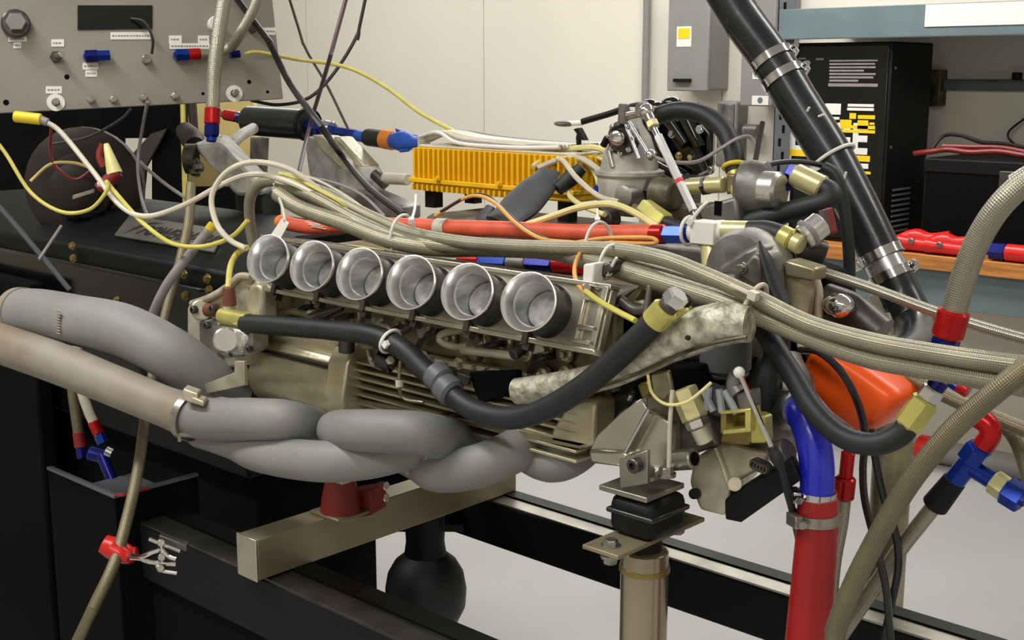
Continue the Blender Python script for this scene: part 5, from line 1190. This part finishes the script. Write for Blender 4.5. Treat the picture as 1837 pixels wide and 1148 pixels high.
part('ferrule', MB().cyl(W(1298, 414, YO), W(1347, 415, YO), .0128, n=18), 'cad_pale', t)
hose('coolant_hose', 'stubby black hose with plated elbow right of the white pipe tee', 'hose', path([(1345, 414, YO), (1372, 414, YO), (1395, 420, YO), (1412, 428, YO)]), .0125, 'rubber', [(1, [(.018, 1.12, 'cad', 18, 'ferrule'), (.014, .95, 'cad_pale', 12, 'elbow')])])
t = thing('rear_sensor', 'silver sensor with purple and red plug at the rear of the engine', 'sensor', W(1460, 440, .03))
part('barrel', MB().cyl(W(1440, 428, .01), W(1475, 400, .03), .016, n=18), 'alu', t); part('collar', MB().cyl(W(1446, 422, .013), W(1454, 416, .018), .0185, n=18), 'grey_wire', t)
part('plug', MB().prism([W(*p, .05) for p in ((1455, 395), (1480, 372), (1490, 420), (1470, 425))], V((0, .02, 0))), 'red_paint', t, .003); part('plug_clip', MB().prism([W(*p, .04) for p in ((1468, 378), (1476, 376), (1482, 415), (1470, 405))], V((0, .01, 0))), 'purple_wire', t, .001)
part('loom', MB().tube(path([(1430, 452, .02), (1455, 448, .03), (1478, 455, .04)]), .014, 12, 5), 'black_wire', t)
# row of fittings under the braided hoses
YR = -.07
t = thing('fuel_rail_coupling', 'red and blue anodised coupling row under the braided hoses', 'coupling', W(930, 485, YR))
for a_, b_, mt, ns, nm, rr in ((826, 864, 'red_an', 18, 'hose_end', .0105), (864, 914, 'blue_an', 6, 'nut', .0125), (914, 948, 'cast_grey', 16, 'adapter', .0115), (948, 996, 'navy_an', 6, 'nut', .0128), (996, 1048, 'red_an', 18, 'hose_end', .0115)):
    part(nm, MB().cyl(W(a_, 468 + (a_ - 830)*.04, YR), W(b_, 468 + (b_ - 830)*.04, YR), rr, n=ns), mt, t)
# panel hose
hose('braided_hose', 'grey braided hose hanging in front of the control panel with red and blue end', 'hose', X([D(402, 0, 2.18), D(391, 70, 2.18), D(384, 130, 2.18), D(381, 203, 2.18)], 0.8, 0), .0125, 'braid_silver', [(1, [(.03, 1.1, 'red_an', 16, 'hose_end'), (.022, 1.12, 'navy_an', 6, 'nut'), (.01, .7, 'blue_an', 12, 'adapter')])])

# ================================================================ CABLES AND WIRES
wire('power_cable', 'thick black cable slanting down from the panel top behind the filter', X([PP(425, 20, .05), PP(470, 80, .05), D(520, 150, 2.3), D(575, 225, 2.15), W(610, 275, .22), W(660, 335, .14), W(725, 386, .06)], 0.8, 0), .0075, 'black_wire')
wire('pull_rod', 'thin dark purple rod leaning from the top edge onto the hoses', X([D(620, 0, 2.1), D(590, 110, 2.08), W(556, 225, .2), W(534, 318, .06)], 0.8, 0), .0048, 'purple_wire', 'rod')
wire('hanging_wire', 'loose dark wire looping from the top edge behind the purple rod', X([D(655, 0, 2.4), D(642, 60, 2.4), D(600, 130, 2.4), D(555, 175, 2.4), D(500, 188, 2.4), D(450, 180, 2.4)], 0.8, 0), .0042, 'black_wire')
wire('hanging_wire', 'thin dark wire falling from the top edge to the blue fitting', X([D(520, 0, 2.4), D(545, 80, 2.4), D(585, 150, 2.4), D(625, 232, 2.4)], 0.8, 0), .0034, 'purple_wire')
wire('sensor_wire', 'long yellow wire running from the panel across the pale wall to the box', [PP(435, 100, .016), PP(460, 97, .02), D(530, 106, 2.35), D(620, 120, 2.3), D(690, 155, 2.28), D(750, 200, 2.25), D(800, 228, 2.22), W(848, 252, .25)], .0045, 'yellow_wire')
t = thing('hanging_cable', 'whitish cable with yellow plug sweeping from the panel to the braided hoses', 'cable', D(258, 390, 2.1))
part('plug', MB().cyl(D(26, 209, 2.1), D(74, 214, 2.1), .0095, n=12), 'yellow_plug', t)
part('strain_relief', MB().cyl(D(72, 214, 2.1), D(86, 220, 2.1), .007, n=10), 'grey_wire', t)
part('cord', MB().tube([D(80, 217, 2.1), D(110, 238, 2.1), D(165, 305, 2.08), D(215, 368, 2.05), D(262, 388, 2.02), D(330, 368, 1.98), D(400, 330, 1.93), D(450, 313, 1.9), D(500, 320, 1.87), D(560, 346, 1.85), D(620, 385, 1.84)], .0044, 8, 8), 'white_wire', t)
wire('sensor_wire', 'yellow wire drooping at the left edge under the panel', [D(-30, 225, 2.1), D(10, 275, 2.1), D(55, 345, 2.1), D(110, 380, 2.08), D(160, 376, 2.06), D(190, 345, 2.05), D(194, 325, 2.05)], .0042, 'yellow_wire')
wire('sensor_wire', 'yellow wire sagging over the name plate to the first trumpet', [D(190, 325, 2.06), D(230, 372, 2.04), D(262, 405, 2.02), D(310, 437, 1.98), D(365, 442, 1.95), D(415, 425, 1.9), D(445, 395, 1.88)], .0046, 'yellow_wire')
wire('hanging_cable', 'white cable loop standing up left of the first trumpet', [D(610, 372, 1.86), D(560, 330, 1.86), D(510, 300, 1.86), D(450, 291, 1.87), D(405, 310, 1.88), D(380, 352, 1.88), D(388, 400, 1.87), D(412, 430, 1.85), D(442, 446, 1.82)], .0055, 'white_wire')
t = thing('sensor_lead', 'yellow sensor lead with brown connector in front of the timing cover', 'cable', W(410, 555, -.28))
part('lead', MB().tube([D(442, 444, 1.82), W(425, 455, -.22), W(413, 480, -.25), W(409, 525, -.28)], .0045, 10, 6), 'yellow_wire', t)
part('connector', MB().cyl(W(410, 515, -.28), W(412, 548, -.28), .0085, .010, n=12), 'brown', t)
part('plug', MB().cyl(W(411, 545, -.28), W(412, 562, -.28), .0095, n=6), 'cast_light', t)
hose('drain_line', 'tan line with yellow tip curving down behind the exhaust pipe', 'hose', [D(375, 412, 2.0), D(345, 450, 2.0), D(300, 510, 2.0), D(272, 570, 2.02), D(262, 620, 2.04)], .0078, 'grey_wire', [(0, [(.018, 1.0, 'yellow_plug', 12, 'tip')])])
hose('drain_line', 'long tan hose falling from the rack past the exhaust to the bottom edge', 'hose', X([D(343, 330, 2.15), D(338, 400, 2.12), D(325, 460, 2.1), D(303, 540, 2.08), D(280, 640, 2.04), D(262, 740, 1.96), D(248, 840, 1.86), D(228, 930, 1.8), D(205, 1010, 1.76), D(170, 1085, 1.74), D(130, 1170, 1.74)], 0, 0.6), .0085, 'braid_dark')
hose('drain_line', 'dim tan hose ending in red and blue fittings under the collector, left one', 'hose', [W(150, 540, YD - .012), D(138, 590, 2.3), D(130, 680, 2.3), D(136, 740, 2.3), D(142, 782, 2.3)], .010, 'braid_dark', [(1, [(.03, 1.1, 'red_paint', 14, 'hose_end'), (.02, 1.05, 'navy_an', 6, 'nut')])])
hose('drain_line', 'pale hose ending in bright red and blue fittings under the collector', 'hose', [W(145, 545, YD - .012), D(138, 600, 2.25), D(145, 690, 2.25), D(158, 735, 2.25), D(170, 762, 2.25)], .009, 'white_wire', [(1, [(.026, 1.15, 'red_an', 14, 'hose_end'), (.02, 1.2, 'blue_an', 6, 'nut')])])
t = thing('tee_fitting', 'navy blue tee fitting hanging above the black drip tray', 'fitting', D(208, 885, 2.2))
part('tee_body', MB().cyl(D(160, 812, 2.22), D(190, 820, 2.22), .013, n=14), 'navy_an', t); part('tee_stem', MB().cyl(D(182, 815, 2.21), D(203, 866, 2.2), .010, n=14), 'navy_an', t)
part('nut', MB().cyl(D(200, 860, 2.2), D(208, 886, 2.2), .012, n=6), 'blue_an', t); part('end_plug', MB().cyl(D(190, 808, 2.2), D(202, 814, 2.2), .009, n=10), 'alu', t); part('collar', MB().ring(D(203, 864, 2.2), D(204, 868, 2.2), .010, .004, 18), 'chrome', t)
wire('tray_wire', 'red wire lying along the lip of the drip tray', [WZ(206, 887, .957), WZ(222, 888, .957), WZ(245, 881, .957), WZ(268, 876, .957)], .0035, 'red_wire')
wire('hanging_wire', 'grey wire hanging vertically below the panel bolts', [PP(262, 185, .02), D(252, 250, 2.3), D(247, 300, 2.3), D(255, 360, 2.3), D(268, 395, 2.25)], .0040, 'grey_wire')
wire('hanging_wire', 'thin black wire curving from the panel window to a stud', [PP(235, 35, .01), PP(256, 45, .03), PP(270, 75, .03), PP(270, 100, .02)], .0032, 'black_wire')
wire('hanging_wire', 'dark cable running down at the left under the yellow wire', [D(-40, 330, 2.2), D(20, 395, 2.2), D(75, 460, 2.2), D(125, 520, 2.2)], .006, 'shrink')
wire('hanging_wire', 'short grey wire crossing the dark left cable', [D(110, 405, 2.25), D(90, 435, 2.22), D(70, 465, 2.19)], .0035, 'grey_wire')
wire('hanging_wire', 'red wire hanging inside the dark rack', [D(92, 230, 2.4), D(90, 270, 2.4), D(100, 300, 2.4), D(135, 322, 2.4), D(165, 305, 2.4)], .004, 'red_wire')
wire('hanging_wire', 'dull tan wire crossing the drive hub', [D(55, 325, 2.4), D(90, 295, 2.4), D(130, 292, 2.4), D(160, 300, 2.4)], .004, 'yellow_wall')
wire('hanging_wire', 'grey wire sweeping through the dark rack to the right', [D(95, 258, 2.45), D(160, 245, 2.45), D(215, 215, 2.45), D(235, 195, 2.45)], .0035, 'shrink')
wire('hanging_wire', 'grey diagonal wire between the rack and the water manifold', [D(250, 290, 2.4), D(290, 325, 2.35), D(340, 360, 2.3)], .0042, 'grey_wire')
t = thing('wire_connector', 'red and cream connector tangle hanging in the rack', 'connector', D(200, 345, 2.2))
part('red_body', MB().cyl(D(178, 340, 2.2), D(212, 308, 2.2), .012, n=12), 'red_paint', t); part('cream_plug', MB().cyl(D(206, 312, 2.2), D(190, 258, 2.2), .014, .005, n=12), 'yellow_pale', t); part('pin', MB().cyl(D(176, 330, 2.19), D(184, 330, 2.19), .006, n=8), 'white_plastic', t); part('red_lead', MB().tube([D(186, 300, 2.2), D(178, 280, 2.2), D(184, 258, 2.2)], .006, 8, 5), 'red_wire', t)
# thin wires around the valley
wire('sensor_wire', 'orange and yellow wire pair looping over the heat shrink sleeve', path([(780, 388, -.02), (820, 362, .0), (852, 351, .0), (885, 362, -.02), (925, 400, -.05), (970, 428, -.08), (1030, 435, -.1)]), .0035, 'orange_wire')
wire('sensor_wire', 'black wire running beside the orange wire over the sleeve', path([(790, 380, -.015), (840, 352, .005), (875, 352, .0), (905, 378, -.02), (945, 412, -.05), (985, 430, -.08)]), .003, 'black_wire')
wire('sensor_wire', 'orange wire loop hooked along the orange hose end', path([(1030, 436, -.1), (1080, 428, -.1), (1140, 426, -.1), (1172, 428, -.1), (1176, 436, -.1), (1150, 437, -.1), (1090, 436, -.12), (1050, 445, -.16), (1032, 475, -.2), (1034, 505, -.23), (1050, 525, -.25)]), .0034, 'orange_wire')
wire('sensor_wire', 'bright yellow wire ending at the black clip by the plated ferrules', path([(1050, 522, -.25), (1075, 540, -.255), (1105, 557, -.26), (1140, 575, -.27)]), .0042, 'yellow_wire')
wire('sensor_wire', 'yellow wire lying behind the second and third trumpet', path([(590, 443, -.16), (640, 444, -.16), (690, 452, -.16)]), .0042, 'yellow_wire')
wire('sensor_wire', 'fine grey wires fanning over the braided hoses', path([(500, 310, -.05), (560, 320, -.04), (610, 345, -.04), (650, 372, -.06), (690, 400, -.08)]), .003, 'white_wire')
wire('sensor_wire', 'second fine grey wire under the cast bracket', path([(540, 315, -.02), (600, 328, .0), (650, 350, .0), (690, 388, -.02)]), .003, 'grey_wire')
wire('sensor_wire', 'yellow and orange twist where the cables meet the braided hoses', path([(490, 322, -.12), (505, 313, -.135), (535, 322, -.138), (570, 340, -.138), (610, 362, -.138), (630, 385, -.12)]), .0032, 'yellow_wire')
wire('lock_wire', 'tan wire hanging in a curve below the heat wrap', path([(1162, 672, -.27), (1170, 705, -.272), (1195, 725, -.272), (1230, 722, -.272), (1258, 702, -.268), (1276, 686, -.26)]), .0022, 'yellow_pale')
wire('lock_wire', 'straight tan wire dropping in front of the mounting arm', path([(1206, 700, -.268), (1202, 760, -.268), (1200, 838, -.265)]), .003, 'white_wire')
wire('lock_wire', 'thin grey drip wire hanging in front of the cooling fins', path([(719, 640, -.27), (716, 690, -.27), (725, 715, -.265), (760, 722, -.26)]), .0028, 'cast')
solo('wire_bead', MB().cyl(W(716, 682, -.271), W(717, 694, -.271), .005, n=12), 'white_wire', 'small cream bead on the wire before the fins', 'bead')
t = thing('throttle_pull_rod', 'thin silver pull rod with white ball end running down to the black boot', 'rod', W(1428, 960, -.21))
part('ball_end', MB().ball(W(1326, 668, -.245), .006, 12, 8), 'white_plastic', t); part('rod', MB().cyl(W(1328, 672, -.245), W(1386, 806, -.235), .0026, n=8), 'chrome', t)
part('boot', MB().tube(path([(1384, 800, -.235), (1394, 822, -.232), (1400, 838, -.23)]), [.005, .007, .005], 12, 5), 'rubber', t); part('outer_cable', MB().tube(path([(1400, 836, -.23), (1412, 880, -.215), (1424, 925, -.19), (1436, 985, -.15), (1445, 1050, -.13)]), .004, 8, 6), 'rubber', t)
t = thing('oil_sensor', 'black sensor plug tucked under the bend of the coolant hose', 'sensor', W(690, 665, -.25))
part('plug', MB().cyl(W(680, 640, -.262), W(706, 652, -.255), .014, n=14), 'black_gloss', t); part('wire_stub', MB().tube(path([(662, 628, -.26), (668, 650, -.262), (685, 660, -.262)]), .004, 8, 5), 'steel', t); part('screw', MB().cyl(W(700, 646, -.27), W(702, 648, -.26), .006, n=6), 'steel', t)
t = thing('black_bracket', 'matt black bracket between the fins and the heat wrap', 'bracket', W(870, 725, -.24))
part('plate', MB().prism([W(*p, -.243) for p in ((840, 668), (925, 665), (925, 690), (905, 712), (860, 725), (850, 700))], V((0, .012, 0))), 'black_dull', t, .002)
part('tab', MB().prism([W(*p, -.25) for p in ((820, 668), (842, 676), (838, 692), (818, 690))], V((0, .006, 0))), 'steel_dark', t, .001)
# labels and ties
m = MB().prism([W(*p, -.25) for p in ((484, 424), (500, 434), (518, 400), (505, 392))], V((0, .0012, 0)))
t = thing('paper_tag', 'white paper tag standing over the first trumpet', 'tag', W(492, 428, -.25)); part('tag', m, 'paper', t, smooth=False); part('tie_cord', MB().tube(path([(511, 396, -.25), (506, 370, -.2), (492, 330, -.14)]), .0022, 6, 5), 'white_wire', t)
ziptie('white zip tie around the braided hoses above the fourth trumpet', W(722, 424, -.14), XA + ZA*-.1, .030, [W(738, 396, -.15), W(744, 375, -.12), W(746, 350, -.08)], w=.0022, up=ZA, ry=.022)
ziptie('white zip tie hanging from the orange hose near the terminal block', W(1074, 442, -.1), XA, .030, [W(1072, 395, -.04), W(1072, 375, -.02)], w=.0020, up=ZA, ry=.026)
ziptie('white zip tie with curled end beside the terminal block', W(1092, 470, -.19), XA + ZA*-.2, .020, [W(1092, 488, -.215), W(1106, 462, -.22)], w=.0020, up=ZA, ry=.016)
ziptie('cream zip tie holding the braided hose bundle together', W(1352, 552, -.21), V((1, 0, -.35)), .026, [W(1352, 530, -.235), W(1330, 520, -.235), W(1310, 512, -.23)], 'white_wire', .0026, up=ZA, ry=.019)
ziptie('white zip tie around the black coolant hose before the head', W(700, 612, YH), XA - ZA*.4, .0155, [W(693, 618, YH - .014), W(690, 622, YH - .014)], w=.0022)
ziptie('white zip tie at the pipe tee by the blue nut', W(1236, 414, YO), XA, .0175, [W(1238, 398, YO - .016), W(1258, 372, YO - .01), W(1270, 362, .0)], w=.0022)
# locking pliers at the bottom left
YV = -.42
def vv(px, py, o=0.): return D(px, py, 1.80 + o)
t = thing('hose_clamp_pliers', 'locking pliers with red handle gripping the tan hose at lower left', 'pliers', vv(250, 1030))
part('red_grip', MB().tube([vv(186, 975, .03), vv(205, 984, .03), vv(228, 994, .03), vv(246, 992, .03)], [.014, .017, .015, .009], 14, 5), 'red_plastic', t)
part('red_grip', MB().tube([vv(198, 983, -.03), vv(215, 993, -.03), vv(232, 998, -.03)], [.011, .012, .008], 14, 5), 'red_plastic', t)
for ps in (((230, 996), (255, 998), (275, 990), (292, 985)), ((232, 1000), (252, 1002), (270, 1008), (316, 1012)), ((268, 966), (290, 975), (324, 988)), ((290, 985), (302, 998), (316, 1003)), ((280, 1006), (288, 1022), (318, 1028)), ((288, 972), (290, 1000), (288, 1024))):
    part('jaw_arm', MB().tube([vv(*p) for p in ps], .0034, 8, 5), 'chrome', t)
for p in ((289, 974), (290, 1000), (288, 1020)): part('rivet', MB().cyl(vv(*p, -.006), vv(*p, .006), .0055, n=10), 'steel', t)
part('screw_body', MB().obox(vv(312, 972, .02), (vv(338, 980) - vv(288, 962))*.5, _u*.005, _h*.006), 'steel_dark', t, .001)
